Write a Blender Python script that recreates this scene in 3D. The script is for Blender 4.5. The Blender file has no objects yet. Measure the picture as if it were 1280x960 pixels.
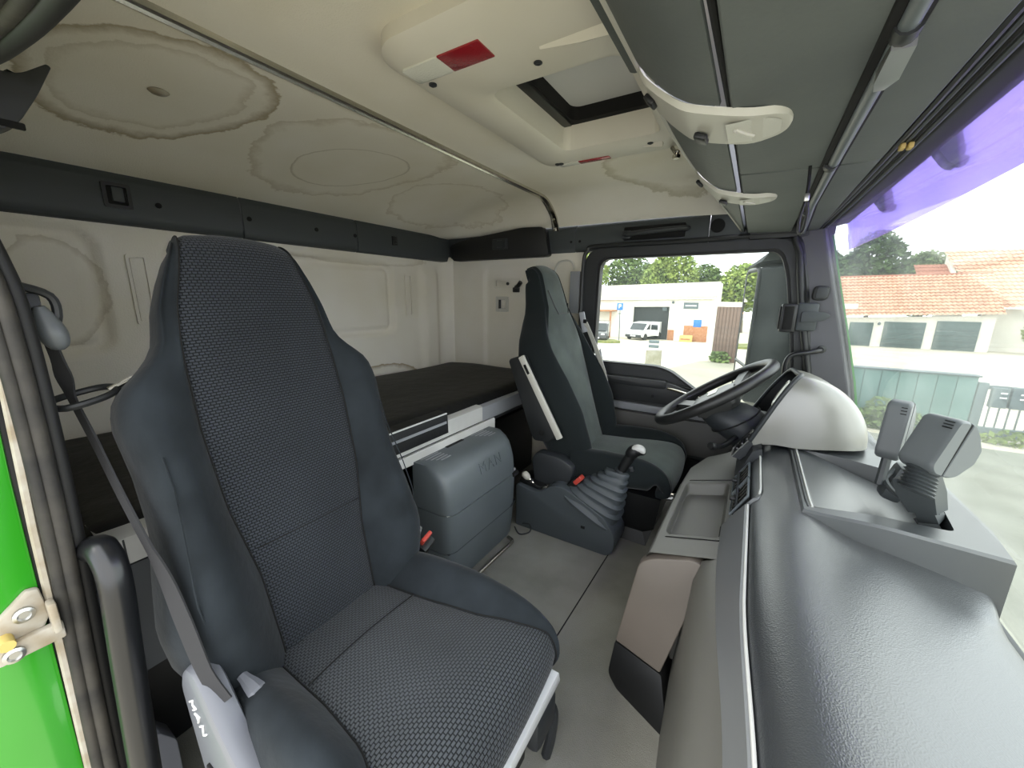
import bpy, bmesh, math, random
from mathutils import Vector, Matrix
random.seed(7)
SC = bpy.context.scene
COL = SC.collection
# ------------------------------------------------------------------ camera
F_PX, YAW, PITCH, ROLL = 485.0, math.radians(31.5), math.radians(12.7), math.radians(0.5)
cam_d = bpy.data.cameras.new('camera')
cam_d.sensor_fit = 'HORIZONTAL'; cam_d.sensor_width = 36.0
cam_d.lens = F_PX / 1280.0 * 36.0; cam_d.clip_start = 0.01; cam_d.clip_end = 500
cam = bpy.data.objects.new('camera', cam_d); COL.objects.link(cam)
fwd = Vector((-math.sin(YAW)*math.cos(PITCH), math.cos(YAW)*math.cos(PITCH), -math.sin(PITCH)))
r0 = Vector((math.cos(YAW), math.sin(YAW), 0)); u0 = r0.cross(fwd)
rt = r0*math.cos(ROLL)+u0*math.sin(ROLL); up = u0*math.cos(ROLL)-r0*math.sin(ROLL)
m3 = Matrix((rt, up, -fwd)).transposed()
cam.matrix_world = Matrix.Translation((0, -1.1, 1.05)) @ m3.to_4x4()
SC.camera = cam
# ------------------------------------------------------------------ sky, sun, exposure
world = bpy.data.worlds.new('sky'); SC.world = world; world.use_nodes = True
wn = world.node_tree.nodes; wl = world.node_tree.links; wn.clear()
w_out = wn.new('ShaderNodeOutputWorld'); w_bg = wn.new('ShaderNodeBackground')
w_tc = wn.new('ShaderNodeTexCoord'); w_no = wn.new('ShaderNodeTexNoise'); w_cr = wn.new('ShaderNodeValToRGB')
w_no.inputs['Scale'].default_value = 2.2; w_no.inputs['Detail'].default_value = 6
w_cr.color_ramp.elements[0].position = 0.35; w_cr.color_ramp.elements[0].color = (0.80, 0.86, 0.95, 1)
w_cr.color_ramp.elements[1].position = 0.65; w_cr.color_ramp.elements[1].color = (1.0, 0.99, 0.96, 1)
wl.new(w_tc.outputs['Generated'], w_no.inputs['Vector']); wl.new(w_no.outputs['Fac'], w_cr.inputs['Fac'])
wl.new(w_cr.outputs['Color'], w_bg.inputs['Color']); wl.new(w_bg.outputs[0], w_out.inputs[0])
w_bg.inputs['Strength'].default_value = 1.0
sun_d = bpy.data.lights.new('sun', 'SUN'); sun_d.energy = 0.35; sun_d.angle = math.radians(25); sun_d.color = (1.0, 0.97, 0.92)
sun = bpy.data.objects.new('sun', sun_d); COL.objects.link(sun)
sun.rotation_euler = Vector((0.35, 0.62, -0.72)).to_track_quat('-Z', 'Y').to_euler()
SC.view_settings.view_transform = 'Standard'; SC.view_settings.look = 'None'
SC.view_settings.exposure = 2.2; SC.view_settings.gamma = 1.0; SC.view_settings.use_curve_mapping = False

# ------------------------------------------------------------------ materials
def srgb(h):
    if isinstance(h, str):
        h = h.lstrip('#'); c = [int(h[i:i+2], 16)/255 for i in (0, 2, 4)]
    else: c = [v/255 for v in h]
    return tuple(v/12.92 if v <= .04045 else ((v+.055)/1.055)**2.4 for v in c)+(1,)
MAT = {}
def M(name, col, rough=.5, metal=0., bump=None, var=None, spec=.5, coat=0., sheen=0., emit=None, uv=False, ior=1.5):
    m = bpy.data.materials.new(name); m.use_nodes = True
    nt = m.node_tree; n = nt.nodes; l = nt.links; b = n['Principled BSDF']
    c = srgb(col) if not (isinstance(col, tuple) and len(col) == 4) else col
    b.inputs['Base Color'].default_value = c
    b.inputs['Roughness'].default_value = rough; b.inputs['Metallic'].default_value = metal
    b.inputs['Specular IOR Level'].default_value = spec
    b.inputs['Coat Weight'].default_value = coat; b.inputs['IOR'].default_value = ior; b.inputs['Sheen Weight'].default_value = sheen
    if sheen: b.inputs['Sheen Roughness'].default_value = .4
    if emit: b.inputs['Emission Color'].default_value = c; b.inputs['Emission Strength'].default_value = emit
    tc = n.new('ShaderNodeTexCoord'); co = tc.outputs['UV' if uv else 'Object']
    if var:
        sc, c2, detail = var
        t = n.new('ShaderNodeTexNoise'); t.inputs['Scale'].default_value = sc; t.inputs['Detail'].default_value = detail
        r = n.new('ShaderNodeValToRGB'); r.color_ramp.elements[0].position = .35; r.color_ramp.elements[1].position = .68
        r.color_ramp.elements[0].color = c; r.color_ramp.elements[1].color = srgb(c2)
        l.new(co, t.inputs['Vector']); l.new(t.outputs['Fac'], r.inputs['Fac']); l.new(r.outputs['Color'], b.inputs['Base Color'])
    if bump:
        kind, sc, st, di = bump
        if kind == 'noise':
            t = n.new('ShaderNodeTexNoise'); t.inputs['Scale'].default_value = sc; t.inputs['Detail'].default_value = 4; o = t.outputs['Fac']
        elif kind == 'voronoi':
            t = n.new('ShaderNodeTexVoronoi'); t.inputs['Scale'].default_value = sc; o = t.outputs['Distance']
        elif kind == 'wave':
            t = n.new('ShaderNodeTexWave'); t.inputs['Scale'].default_value = sc; o = t.outputs['Fac']
        l.new(co, t.inputs['Vector'])
        bp = n.new('ShaderNodeBump'); bp.inputs['Strength'].default_value = st; bp.inputs['Distance'].default_value = di
        l.new(o, bp.inputs['Height']); l.new(bp.outputs['Normal'], b.inputs['Normal'])
    MAT[name] = m
    return m
def weave(name, c1, c2, sx, sy):
    """knitted seat cloth: offset rows of small raised lozenges, laid out on the UV map in metres"""
    m = M(name, c1, .9, sheen=.15, spec=.2); nt = m.node_tree; n = nt.nodes; l = nt.links; b = n['Principled BSDF']
    tc = n.new('ShaderNodeTexCoord'); br = n.new('ShaderNodeTexBrick'); br.offset = .5
    br.inputs['Color1'].default_value = srgb(c2); br.inputs['Color2'].default_value = srgb(c2); br.inputs['Mortar'].default_value = srgb(c1)
    br.inputs['Scale'].default_value = 1.0; br.inputs['Brick Width'].default_value = sx; br.inputs['Row Height'].default_value = sy
    br.inputs['Mortar Size'].default_value = sy*.22; br.inputs['Mortar Smooth'].default_value = .6
    ns = n.new('ShaderNodeTexNoise'); ns.inputs['Scale'].default_value = 5; ns.inputs['Detail'].default_value = 3
    mx = n.new('ShaderNodeMixRGB'); mx.blend_type = 'MULTIPLY'; mx.inputs['Fac'].default_value = .5
    l.new(tc.outputs['UV'], br.inputs['Vector']); l.new(tc.outputs['UV'], ns.inputs['Vector'])
    l.new(br.outputs['Color'], mx.inputs['Color1']); l.new(ns.outputs['Fac'], mx.inputs['Color2'])
    l.new(mx.outputs['Color'], b.inputs['Base Color'])
    bp = n.new('ShaderNodeBump'); bp.inputs['Strength'].default_value = .6; bp.inputs['Distance'].default_value = .002; bp.invert = True
    l.new(br.outputs['Fac'], bp.inputs['Height']); l.new(bp.outputs['Normal'], b.inputs['Normal'])
    return m
def glassy(name, tint, gloss=.06, haze=0.0, hazecol=(1, 1, 1, 1)):
    m = bpy.data.materials.new(name); m.use_nodes = True; n = m.node_tree.nodes; l = m.node_tree.links; n.clear()
    o = n.new('ShaderNodeOutputMaterial'); t = n.new('ShaderNodeBsdfTransparent'); g = n.new('ShaderNodeBsdfGlossy'); mx = n.new('ShaderNodeMixShader')
    t.inputs['Color'].default_value = tint; g.inputs['Roughness'].default_value = .02
    fr = n.new('ShaderNodeLayerWeight'); fr.inputs['Blend'].default_value = .12
    mu = n.new('ShaderNodeMath'); mu.operation = 'MULTIPLY'; mu.inputs[1].default_value = gloss*8
    l.new(fr.outputs['Fresnel'], mu.inputs[0]); l.new(mu.outputs[0], mx.inputs[0]); l.new(t.outputs[0], mx.inputs[1]); l.new(g.outputs[0], mx.inputs[2])
    last = mx
    if haze:
        tr = n.new('ShaderNodeBsdfTranslucent'); tr.inputs['Color'].default_value = hazecol
        tc = n.new('ShaderNodeTexCoord'); ns = n.new('ShaderNodeTexNoise'); ns.inputs['Scale'].default_value = 6; ns.inputs['Detail'].default_value = 5
        mm = n.new('ShaderNodeMath'); mm.operation = 'MULTIPLY'; mm.inputs[1].default_value = haze*2
        l.new(tc.outputs['Object'], ns.inputs['Vector']); l.new(ns.outputs['Fac'], mm.inputs[0])
        m2 = n.new('ShaderNodeMixShader'); l.new(mm.outputs[0], m2.inputs[0]); l.new(mx.outputs[0], m2.inputs[1]); l.new(tr.outputs[0], m2.inputs[2]); last = m2
    l.new(last.outputs[0], o.inputs[0]); MAT[name] = m
    return m
def stained(name, col, rings, bump_scale=260, bump_st=.35):
    """cream needle-felt lining; rings = water stains (cx, cy, rx, ry, rot, axis) with a wavy brown rim"""
    m = M(name, col, .95, spec=.1); nt = m.node_tree; n = nt.nodes; l = nt.links; b = n['Principled BSDF']
    geo = n.new('ShaderNodeNewGeometry')
    nz = n.new('ShaderNodeTexNoise'); nz.inputs['Scale'].default_value = 9; nz.inputs['Detail'].default_value = 7; nz.inputs['Roughness'].default_value = .65
    l.new(geo.outputs['Position'], nz.inputs['Vector'])
    big = n.new('ShaderNodeTexNoise'); big.inputs['Scale'].default_value = 2.3; big.inputs['Detail'].default_value = 3
    l.new(geo.outputs['Position'], big.inputs['Vector'])
    base = n.new('ShaderNodeValToRGB'); base.color_ramp.elements[0].position = .3; base.color_ramp.elements[1].position = .7
    c = srgb(col); base.color_ramp.elements[0].color = c; base.color_ramp.elements[1].color = (c[0]*.90, c[1]*.875, c[2]*.80, 1)
    l.new(big.outputs['Fac'], base.inputs['Fac']); cur = base.outputs['Color']
    for (cx, cy, cz, sx, sy, sz, rot, amp, wid, dark, colr) in rings:
        mp = n.new('ShaderNodeMapping'); mp.vector_type = 'TEXTURE'
        mp.inputs['Location'].default_value = (cx, cy, cz); mp.inputs['Scale'].default_value = (sx, sy, sz); mp.inputs['Rotation'].default_value = (0, 0, rot)
        l.new(geo.outputs['Position'], mp.inputs['Vector'])
        ln = n.new('ShaderNodeVectorMath'); ln.operation = 'LENGTH'; l.new(mp.outputs['Vector'], ln.inputs[0])
        ad = n.new('ShaderNodeMath'); ad.operation = 'MULTIPLY_ADD'; ad.inputs[1].default_value = amp
        l.new(nz.outputs['Fac'], ad.inputs[0]); l.new(ln.outputs['Value'], ad.inputs[2])
        r = n.new('ShaderNodeValToRGB'); e = r.color_ramp.elements; k = (1+amp*.5)/2
        e[0].position = max(0, k-wid*2.2); e[0].color = (0, 0, 0, 1); e[1].position = k+wid*.35; e[1].color = (0, 0, 0, 1)
        p = e.new(k); p.color = (dark, dark, dark, 1)
        hv = n.new('ShaderNodeMath'); hv.operation = 'MULTIPLY'; hv.inputs[1].default_value = .5
        l.new(ad.outputs[0], hv.inputs[0]); l.new(hv.outputs[0], r.inputs['Fac'])
        mx = n.new('ShaderNodeMixRGB'); mx.inputs['Color2'].default_value = srgb(colr)
        l.new(r.outputs['Color'], mx.inputs['Fac']); l.new(cur, mx.inputs['Color1']); cur = mx.outputs['Color']
    l.new(cur, b.inputs['Base Color'])
    t = n.new('ShaderNodeTexNoise'); t.inputs['Scale'].default_value = bump_scale; t.inputs['Detail'].default_value = 2
    l.new(geo.outputs['Position'], t.inputs['Vector'])
    bp = n.new('ShaderNodeBump'); bp.inputs['Strength'].default_value = bump_st; bp.inputs['Distance'].default_value = .004
    l.new(t.outputs['Fac'], bp.inputs['Height']); l.new(bp.outputs['Normal'], b.inputs['Normal'])
    return m

# ------------------------------------------------------------------ mesh helpers
WLOC = {}
def put(name, bm, mat, parent=None, ang=38, kind=None, smooth=True):
    """link a bmesh (world coordinates) as one mesh object with its origin at its middle"""
    bmesh.ops.recalc_face_normals(bm, faces=bm.faces[:])
    me = bpy.data.meshes.new(name)
    vs = bm.verts
    lo = Vector([min(v.co[i] for v in vs) for i in range(3)]); hi = Vector([max(v.co[i] for v in vs) for i in range(3)])
    c = (lo+hi)/2
    if parent is None: c.z = lo.z
    bmesh.ops.translate(bm, verts=bm.verts[:], vec=-c)
    bm.to_mesh(me); bm.free()
    if smooth:
        for p in me.polygons: p.use_smooth = True
        me.set_sharp_from_angle(angle=math.radians(ang))
    me.materials.append(MAT[mat] if isinstance(mat, str) else mat)
    o = bpy.data.objects.new(name, me); COL.objects.link(o)
    if parent is not None:
        o.parent = parent; o.location = c - WLOC[parent.name]
    else: o.location = c
    WLOC[o.name] = c
    if kind: o['kind'] = kind
    return o
def thing(name, loc, label, cat, group=None, kind=None):
    o = bpy.data.objects.new(name, None); COL.objects.link(o); o.location = loc; o.empty_display_size = .05
    WLOC[o.name] = Vector(loc); return tag(o, label, cat, group, kind)
def tag(o, label=None, cat=None, group=None, kind=None):
    if label: o['label'] = label
    if cat: o['category'] = cat
    if group: o['group'] = group
    if kind: o['kind'] = kind
    return o
def join(*bms):
    out = bmesh.new()
    for b in bms:
        me = bpy.data.meshes.new('tmp'); b.to_mesh(me); b.free(); out.from_mesh(me); bpy.data.meshes.remove(me)
    return out
def rbox(lo, hi, r=.004, seg=2):
    bm = bmesh.new(); bmesh.ops.create_cube(bm, size=1)
    lo, hi = Vector(lo), Vector(hi); s = hi-lo
    for v in bm.verts: v.co = Vector([lo[i]+(v.co[i]+.5)*s[i] for i in range(3)])
    if r > 0:
        r = min(r, min(abs(k) for k in s)*.49)
        bmesh.ops.bevel(bm, geom=bm.edges[:], offset=r, segments=seg, affect='EDGES', profile=.5)
    return bm
def xf(bm, mat):
    bmesh.ops.transform(bm, matrix=mat, verts=bm.verts[:]); return bm
def obox(c, size, rot=None, r=.004, seg=2):
    s = Vector(size)/2; bm = rbox(-s, s, r, seg)
    return xf(bm, Matrix.Translation(c) @ (rot.to_4x4() if rot is not None else Matrix.Identity(4)))
def frame(x, y, z=None):
    """3x3 matrix from x axis and an approximate y axis"""
    x = Vector(x).normalized(); y = Vector(y); z = x.cross(y).normalized(); y = z.cross(x)
    return Matrix((x, y, z)).transposed()
def prism(pts, plane, a, b, r=0., seg=2):
    """polygon in the plane 'xy','xz','yz', extruded along the third axis from a to b"""
    def P(p, h):
        return {'xy': (p[0], p[1], h), 'xz': (p[0], h, p[1]), 'yz': (h, p[0], p[1])}[plane]
    bm = bmesh.new(); n = len(pts)
    A = [bm.verts.new(P(p, a)) for p in pts]; Bv = [bm.verts.new(P(p, b)) for p in pts]
    bm.faces.new(A); bm.faces.new(Bv[::-1])
    for i in range(n): bm.faces.new((A[i], A[(i+1) % n], Bv[(i+1) % n], Bv[i]))
    bmesh.ops.recalc_face_normals(bm, faces=bm.faces[:])
    if r > 0:
        es = [e for e in bm.edges if e.calc_face_angle(0) > math.radians(25)]
        bmesh.ops.bevel(bm, geom=es, offset=r, segments=seg, affect='EDGES', profile=.5, clamp_overlap=True)
    return bm
def cr(pts, k=6, closed=False):
    """Catmull-Rom through points"""
    P = [Vector(p) for p in pts]; n = len(P); out = []
    for i in range(n if closed else n-1):
        g = (lambda j: P[j % n]) if closed else (lambda j: P[max(0, min(n-1, j))])
        a, b, c, d = g(i-1), g(i), g(i+1), g(i+2)
        for s in range(k):
            t = s/k
            out.append(.5*((2*b)+(c-a)*t+(2*a-5*b+4*c-d)*t*t+(3*b-a-3*c+d)*t**3))
    if not closed: out.append(P[-1])
    return out
def tube(path, rad, n=10, closed=False, flat=None):
    P = [Vector(p) for p in path]; N = len(P); R = rad if isinstance(rad, (list, tuple)) else [rad]*N
    bm = bmesh.new(); rings = []; prev = None
    for i in range(N):
        a = P[(i-1) % N] if closed else P[max(0, i-1)]; b = P[(i+1) % N] if closed else P[min(N-1, i+1)]
        t = (b-a).normalized()
        if prev is None:
            q = Vector((0, 0, 1)) if abs(t.z) < .9 else Vector((1, 0, 0)); u = t.cross(q).normalized()
        else:
            u = (prev-t*prev.dot(t)).normalized()
        prev = u; v = t.cross(u)
        rings.append([bm.verts.new(P[i]+(u*math.cos(2*math.pi*k/n)+v*math.sin(2*math.pi*k/n)*(flat or 1))*R[i]) for k in range(n)])
    for i in range(N if closed else N-1):
        A, Bq = rings[i], rings[(i+1) % N]
        for k in range(n): bm.faces.new((A[k], A[(k+1) % n], Bq[(k+1) % n], Bq[k]))
    if not closed: bm.faces.new(rings[0][::-1]); bm.faces.new(rings[-1])
    return bm
def lathe(prof, c=(0, 0, 0), axis=(0, 0, 1), n=20):
    """profile [(radius, height)] turned about axis through c"""
    bm = bmesh.new(); ax = Vector(axis).normalized(); q = Vector((0, 0, 1)) if abs(ax.z) < .9 else Vector((1, 0, 0))
    u = ax.cross(q).normalized(); v = ax.cross(u); c = Vector(c); rings = []
    for r, h in prof:
        rings.append([bm.verts.new(c+ax*h+(u*math.cos(2*math.pi*k/n)+v*math.sin(2*math.pi*k/n))*max(r, 1e-5)) for k in range(n)])
    for A, Bq in zip(rings, rings[1:]):
        for k in range(n): bm.faces.new((A[k], A[(k+1) % n], Bq[(k+1) % n], Bq[k]))
    bm.faces.new(rings[0][::-1]); bm.faces.new(rings[-1])
    bmesh.ops.remove_doubles(bm, verts=bm.verts[:], dist=1e-5)
    return bm
def loft(secs, closed=True, caps=True):
    bm = bmesh.new(); R = [[bm.verts.new(p) for p in s] for s in secs]; n = len(secs[0])
    for A, Bq in zip(R, R[1:]):
        for k in range(n if closed else n-1): bm.faces.new((A[k], A[(k+1) % n], Bq[(k+1) % n], Bq[k]))
    if caps and closed:
        for ring in (R[0][::-1], R[-1]):
            try: bm.faces.new(ring)
            except ValueError: pass
    return bm
def grid(rows, uv=None):
    """open surface through rows of points"""
    bm = bmesh.new(); R = [[bm.verts.new(p) for p in s] for s in rows]; L = bm.loops.layers.uv.new('UVMap') if uv else None
    for i in range(len(rows)-1):
        for k in range(len(rows[0])-1):
            f = bm.faces.new((R[i][k], R[i][k+1], R[i+1][k+1], R[i+1][k]))
            if uv:
                for lp, (a, b) in zip(f.loops, ((i, k), (i, k+1), (i+1, k+1), (i+1, k))): lp[L].uv = uv[a][b]
    return bm
def solid(bm, t):
    """give an open surface a thickness"""
    bmesh.ops.recalc_face_normals(bm, faces=bm.faces[:])
    bmesh.ops.solidify(bm, geom=bm.faces[:], thickness=t); return bm
def ribbon(path, side, w, t=.0015):
    """flat webbing: path, a side vector for each point (or one), width(s)"""
    P = [Vector(p) for p in path]; n = len(P); rows = []
    S = side if isinstance(side, list) else [side]*n; Wd = w if isinstance(w, list) else [w]*n
    secs = []
    for i in range(n):
        tg = (P[min(n-1, i+1)]-P[max(0, i-1)]).normalized(); s = Vector(S[i]); s = (s-tg*s.dot(tg)).normalized(); nn = tg.cross(s)
        h = Wd[i]/2
        secs.append([P[i]+s*h+nn*t, P[i]-s*h+nn*t, P[i]-s*h-nn*t, P[i]+s*h-nn*t])
    return loft(secs)
def text(s, size, depth, mat4, align='CENTER', spacing=1.0, shear=0.):
    cu = bpy.data.curves.new('t', 'FONT'); cu.body = s; cu.size = size; cu.extrude = depth; cu.align_x = align; cu.align_y = 'CENTER'
    cu.space_character = spacing; cu.shear = shear; cu.resolution_u = 3
    o = bpy.data.objects.new('t', cu); COL.objects.link(o)
    dg = bpy.context.evaluated_depsgraph_get(); dg.update()
    me = bpy.data.meshes.new_from_object(o.evaluated_get(dg)); bm = bmesh.new(); bm.from_mesh(me)
    bpy.data.objects.remove(o); bpy.data.curves.remove(cu); bpy.data.meshes.remove(me)
    return xf(bm, mat4)
def lerp_tab(tab, s):
    if s <= tab[0][0]: return tab[0][1]
    for (a, va), (b, vb) in zip(tab, tab[1:]):
        if s <= b:
            t = (s-a)/(b-a); t = t*t*(3-2*t) if False else t
            return va+(vb-va)*t
    return tab[-1][1]
def sst(a, b, x):
    t = max(0., min(1., (x-a)/(b-a))); return t*t*(3-2*t)
def rrect(x0, y0, x1, y1, r, k=5):
    """rounded rectangle outline, counter-clockwise"""
    out = []
    for cx, cy, a0 in ((x1-r, y1-r, 0), (x0+r, y1-r, 90), (x0+r, y0+r, 180), (x1-r, y0+r, 270)):
        for i in range(k+1):
            a = math.radians(a0+90*i/k); out.append((cx+r*math.cos(a), cy+r*math.sin(a)))
    return out
def ray_poly(poly, c, a):
    """distance from c along angle a to a polygon outline"""
    d = (math.cos(a), math.sin(a)); best = 0
    for i in range(len(poly)):
        p, q = poly[i], poly[(i+1) % len(poly)]
        ex, ey = q[0]-p[0], q[1]-p[1]; den = d[0]*ey-d[1]*ex
        if abs(den) < 1e-12: continue
        t = ((p[0]-c[0])*ey-(p[1]-c[1])*ex)/den; u = ((p[0]-c[0])*d[1]-(p[1]-c[1])*d[0])/den
        if t > 0 and -1e-9 <= u <= 1+1e-9: best = max(best, t)
    return best
def ringpair(outer, inner, c, N=120):
    """outer and inner outlines (star-shaped about c) sampled at the same angles; all corners kept"""
    an = sorted(set([round(math.atan2(p[1]-c[1], p[0]-c[0]), 5) for p in outer+inner]+[round(-math.pi+2*math.pi*i/N, 5) for i in range(N)]))
    f = lambda P: [(c[0]+ray_poly(P, c, a)*math.cos(a), c[1]+ray_poly(P, c, a)*math.sin(a)) for a in an]
    return f(outer), f(inner)
def rround(pts, r, k=4):
    """round the corners of a polygon; r a number or a list"""
    n = len(pts); out = []
    for i in range(n):
        p0, p, p1 = Vector(pts[i-1]), Vector(pts[i]), Vector(pts[(i+1) % n]); rr = r[i] if isinstance(r, (list, tuple)) else r
        if rr <= 0: out.append(tuple(p)); continue
        a = (p0-p); b = (p1-p); d = min(rr, a.length*.45, b.length*.45); A = p+a.normalized()*d; B = p+b.normalized()*d
        for j in range(k+1):
            t = j/k; q = A*(1-t)**2+p*2*t*(1-t)+B*t*t; out.append(tuple(q))
    return out
def ring_solid(outer, inner, c, plane, a, b, r_in=None):
    """frame with a hole: two outlines, extruded"""
    O, I = ringpair(outer, inner, c)
    def P(p, h): return {'xy': (p[0], p[1], h), 'xz': (p[0], h, p[1]), 'yz': (h, p[0], p[1])}[plane]
    secs = [[P(p, a) for p in O], [P(p, b) for p in O], [P(p, b) for p in I], [P(p, a) for p in I], [P(p, a) for p in O]]
    bm = loft(secs, closed=True, caps=False); bmesh.ops.remove_doubles(bm, verts=bm.verts[:], dist=1e-6)
    return bm
# ------------------------------------------------------------------ material library
stained('headliner', '#e8e4da', [
    (-1.32, -.63, 1.54, .29, .21, 3, .35, .34, .030, .75, '#8f7d58'),
    (-1.32, -.63, 1.54, .23, .16, 3, .35, .55, .030, .30, '#9b8a66'),
    (-1.33, -.05, 1.52, .36, .30, 3, .5, .45, .022, .40, '#a39272'),
    (-1.40, -.02, 1.52, .22, .16, 3, .7, .16, .010, .50, '#8d7f62'),
    (-1.45, .62, 1.50, .28, .34, 3, .1, .6, .02, .35, '#a39272'),
    (-.30, .62, 1.52, .30, .30, 3, .2, .45, .04, .45, '#94895a'),
    (-.15, -.75, 1.5, .4, .2, 3, .1, .5, .03, .35, '#a59675')])
stained('wall_lining', '#e0dcd2', [
    (-1.8, .40, .56, 3, .28, .10, 0, .5, .05, .8, '#8a7650'),
    (-1.8, -.80, 1.05, 3, .12, .16, 0, .5, .03, .45, '#a0937a'),
    (-1.8, .30, 1.26, 3, .5, .05, 0, .5, .05, .4, '#a3977c')], 200, .25)
M('trim_dark', '#383d3f', .55, bump=('noise', 700, .12, .001))
M('trim_black', '#1d1f20', .5)
M('hole_black', '#060606', .9)
M('chrome', '#c9c4b8', .22, 1.0)
M('steel', '#b8b8b4', .35, 1.0)
M('floor_mat', '#807f77', .95, bump=('noise', 420, .6, .003), var=(5, '#93928a', 6), spec=.15)
M('dark_plastic', '#2a2d30', .5, bump=('noise', 500, .08, .001))
M('black_plastic', '#141516', .45)
M('black_gloss', '#17181a', .28)
M('grey_plastic', '#565d60', .42, bump=('noise', 600, .08, .001), var=(3, '#60676a', 3))
M('cover_grey', '#606268', .4)
M('lens_grey', '#c4c3ba', .4, bump=('voronoi', 500, .4, .001))
M('grey_plastic_dark', '#454b4f', .5, bump=('noise', 600, .08, .001))
M('silver_plastic', '#8f9194', .4, var=(4, '#86898d', 3))
M('white_plastic', '#d2d3d2', .4)
M('bunk_rail', '#c4c4c0', .45, var=(6, '#b0b0ac', 3))
M('bunk_vinyl', '#0d0e0f', .55, bump=('noise', 14, .25, .02), var=(7, '#141516', 4), spec=.35)
M('bunk_panel', '#505356', .8, bump=('noise', 300, .2, .001))
M('velour', '#1c2023', .95, bump=('noise', 60, .25, .004), var=(9, '#272c30', 5), sheen=.10, spec=.15)
weave('knit_coarse', '#14171a', '#3a3e44', .0085, .0055)
weave('knit_cushion', '#1b1e20', '#4b4f53', .0090, .0060)
M('driver_cloth', '#434a47', .95, bump=('noise', 350, .35, .002), var=(7, '#565e5a', 5), sheen=.25, spec=.15)
M('driver_velour', '#1f2425', .95, bump=('noise', 120, .2, .002), sheen=.2, spec=.15)
M('webbing', '#28282a', .85, bump=('wave', 300, .3, .001))
M('red_button', '#c0483c', .4)
M('dash_pad', '#303336', .36, bump=('voronoi', 430, .30, .0012), spec=1.0, ior=1.65)
M('dash_smooth', '#3f4244', .36, bump=('noise', 900, .08, .0006), spec=1.0, ior=1.6)
M('dash_grey', '#605f59', .5, bump=('noise', 700, .1, .0008))
M('dash_strip', '#6f7173', .38, var=(3, '#787a7b', 2), spec=.6)
M('dash_brown', '#5d564e', .55, bump=('noise', 700, .1, .0008), var=(4, '#675f57', 3))
M('hood_silver', '#77766f', .34, bump=('noise', 900, .06, .0005), spec=1.0, ior=1.6)
M('bright_edge', '#c6c6c2', .3)
M('wheel_rim', '#1b1b1b', .45, bump=('noise', 400, .15, .001))
M('wheel_pad', '#3a3a39', .4)
M('device_grey', '#5c6062', .45, bump=('noise', 900, .06, .0005))
M('device_dark', '#3c4042', .5)
M('header_grey', '#535857', .6, bump=('noise', 120, .25, .002), var=(4, '#5d6260', 5))
M('header_dark', '#4a4f4d', .6, bump=('noise', 160, .25, .002))
M('lamp_grey', '#bcbab0', .45)
M('hatch_plastic', '#dad6ca', .5, var=(2.5, '#cfcabb', 3))
M('reflector_red', '#8e1420', .25, bump=('voronoi', 260, .5, .001), coat=.5)
M('reflector_white', '#d5d5cb', .2, bump=('voronoi', 260, .5, .001), coat=.5)
M('hatch_cover', '#d0d0cc', .7)
M('door_black', '#242627', .5, bump=('noise', 500, .08, .001))
M('door_grey', '#4f4e4b', .6, bump=('noise', 500, .1, .001))
M('pillar_grey', '#55555a', .5, bump=('noise', 600, .08, .001))
M('rubber', '#1b1a18', .7, bump=('noise', 60, .3, .003), var=(18, '#35322c', 5))
M('rubber_black', '#121212', .6)
M('green_paint', '#248316', .18, coat=.5, var=(3, '#2c8e1c', 3), spec=.6)
M('dusty_white', '#a9a498', .6, var=(25, '#8c7f69', 4))
M('emblem', '#cfd0d0', .4)
# outdoors
M('ground', '#8f8b7c', .95, var=(.35, '#7b7a6a', 8), bump=('noise', 6, .3, .02))
M('yard', '#b9b3a2', .95, var=(.5, '#a8a18e', 8))
M('grass', '#5f6b3a', .95, var=(6, '#7d7a48', 6))
M('render_white', '#d9d6cd', .85, var=(.8, '#cfcbbf', 4))
M('roof_grey', '#8f8b80', .8, var=(1, '#a19a8a', 4))
M('tile', '#b98a72', .8, var=(2.5, '#cba98f', 5))
M('tile_dark', '#96604c', .8)
M('garage_door', '#2f4443', .5, var=(3, '#3a504e', 3))
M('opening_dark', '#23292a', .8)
M('brick_orange', '#a57a58', .85, var=(12, '#8a5230', 2))
M('gate_brown', '#5b4940', .8, var=(4, '#69564b', 3))
M('wall_green', '#43625e', .75, var=(1.2, '#577571', 5))
M('fence_steel', '#505c60', .6)
M('leaf', '#41562c', .8, var=(.9, '#667a3c', 6))
M('leaf_dark', '#2c4322', .8, var=(.9, '#4a6231', 6))
M('leaf_bright', '#5d7233', .8, var=(1.1, '#8d9b4c', 6))
M('bark', '#54483a', .9)
M('van_white', '#d6d6d4', .25, coat=.5)
M('car_black', '#181b1d', .25, coat=.5)
M('car_glass', '#20282b', .1)
M('tyre', '#151515', .8)
M('sign_blue', '#2367b0', .4)
M('sign_white', '#e8e8e8', .4)
M('stone', '#8d8a7c', .9, var=(3, '#77745f', 5))
M('crate_yellow', '#c0a860', .7)
M('asphalt', '#7d7d72', .95, var=(1.5, '#6d6d62', 8), bump=('noise', 8, .4, .02))
glassy('window_glass', (.93, .96, .94, 1), .05, .02, (.9, 1, .95, 1))
glassy('windscreen_glass', (.93, .96, .94, 1), .05, .03, (.95, 1, .97, 1))
glassy('visor_violet', (.62, .54, .95, 1), .08, .12, (.66, .50, .98, 1))
M('mirror', '#e8ecec', .02, 1.0)

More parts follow.
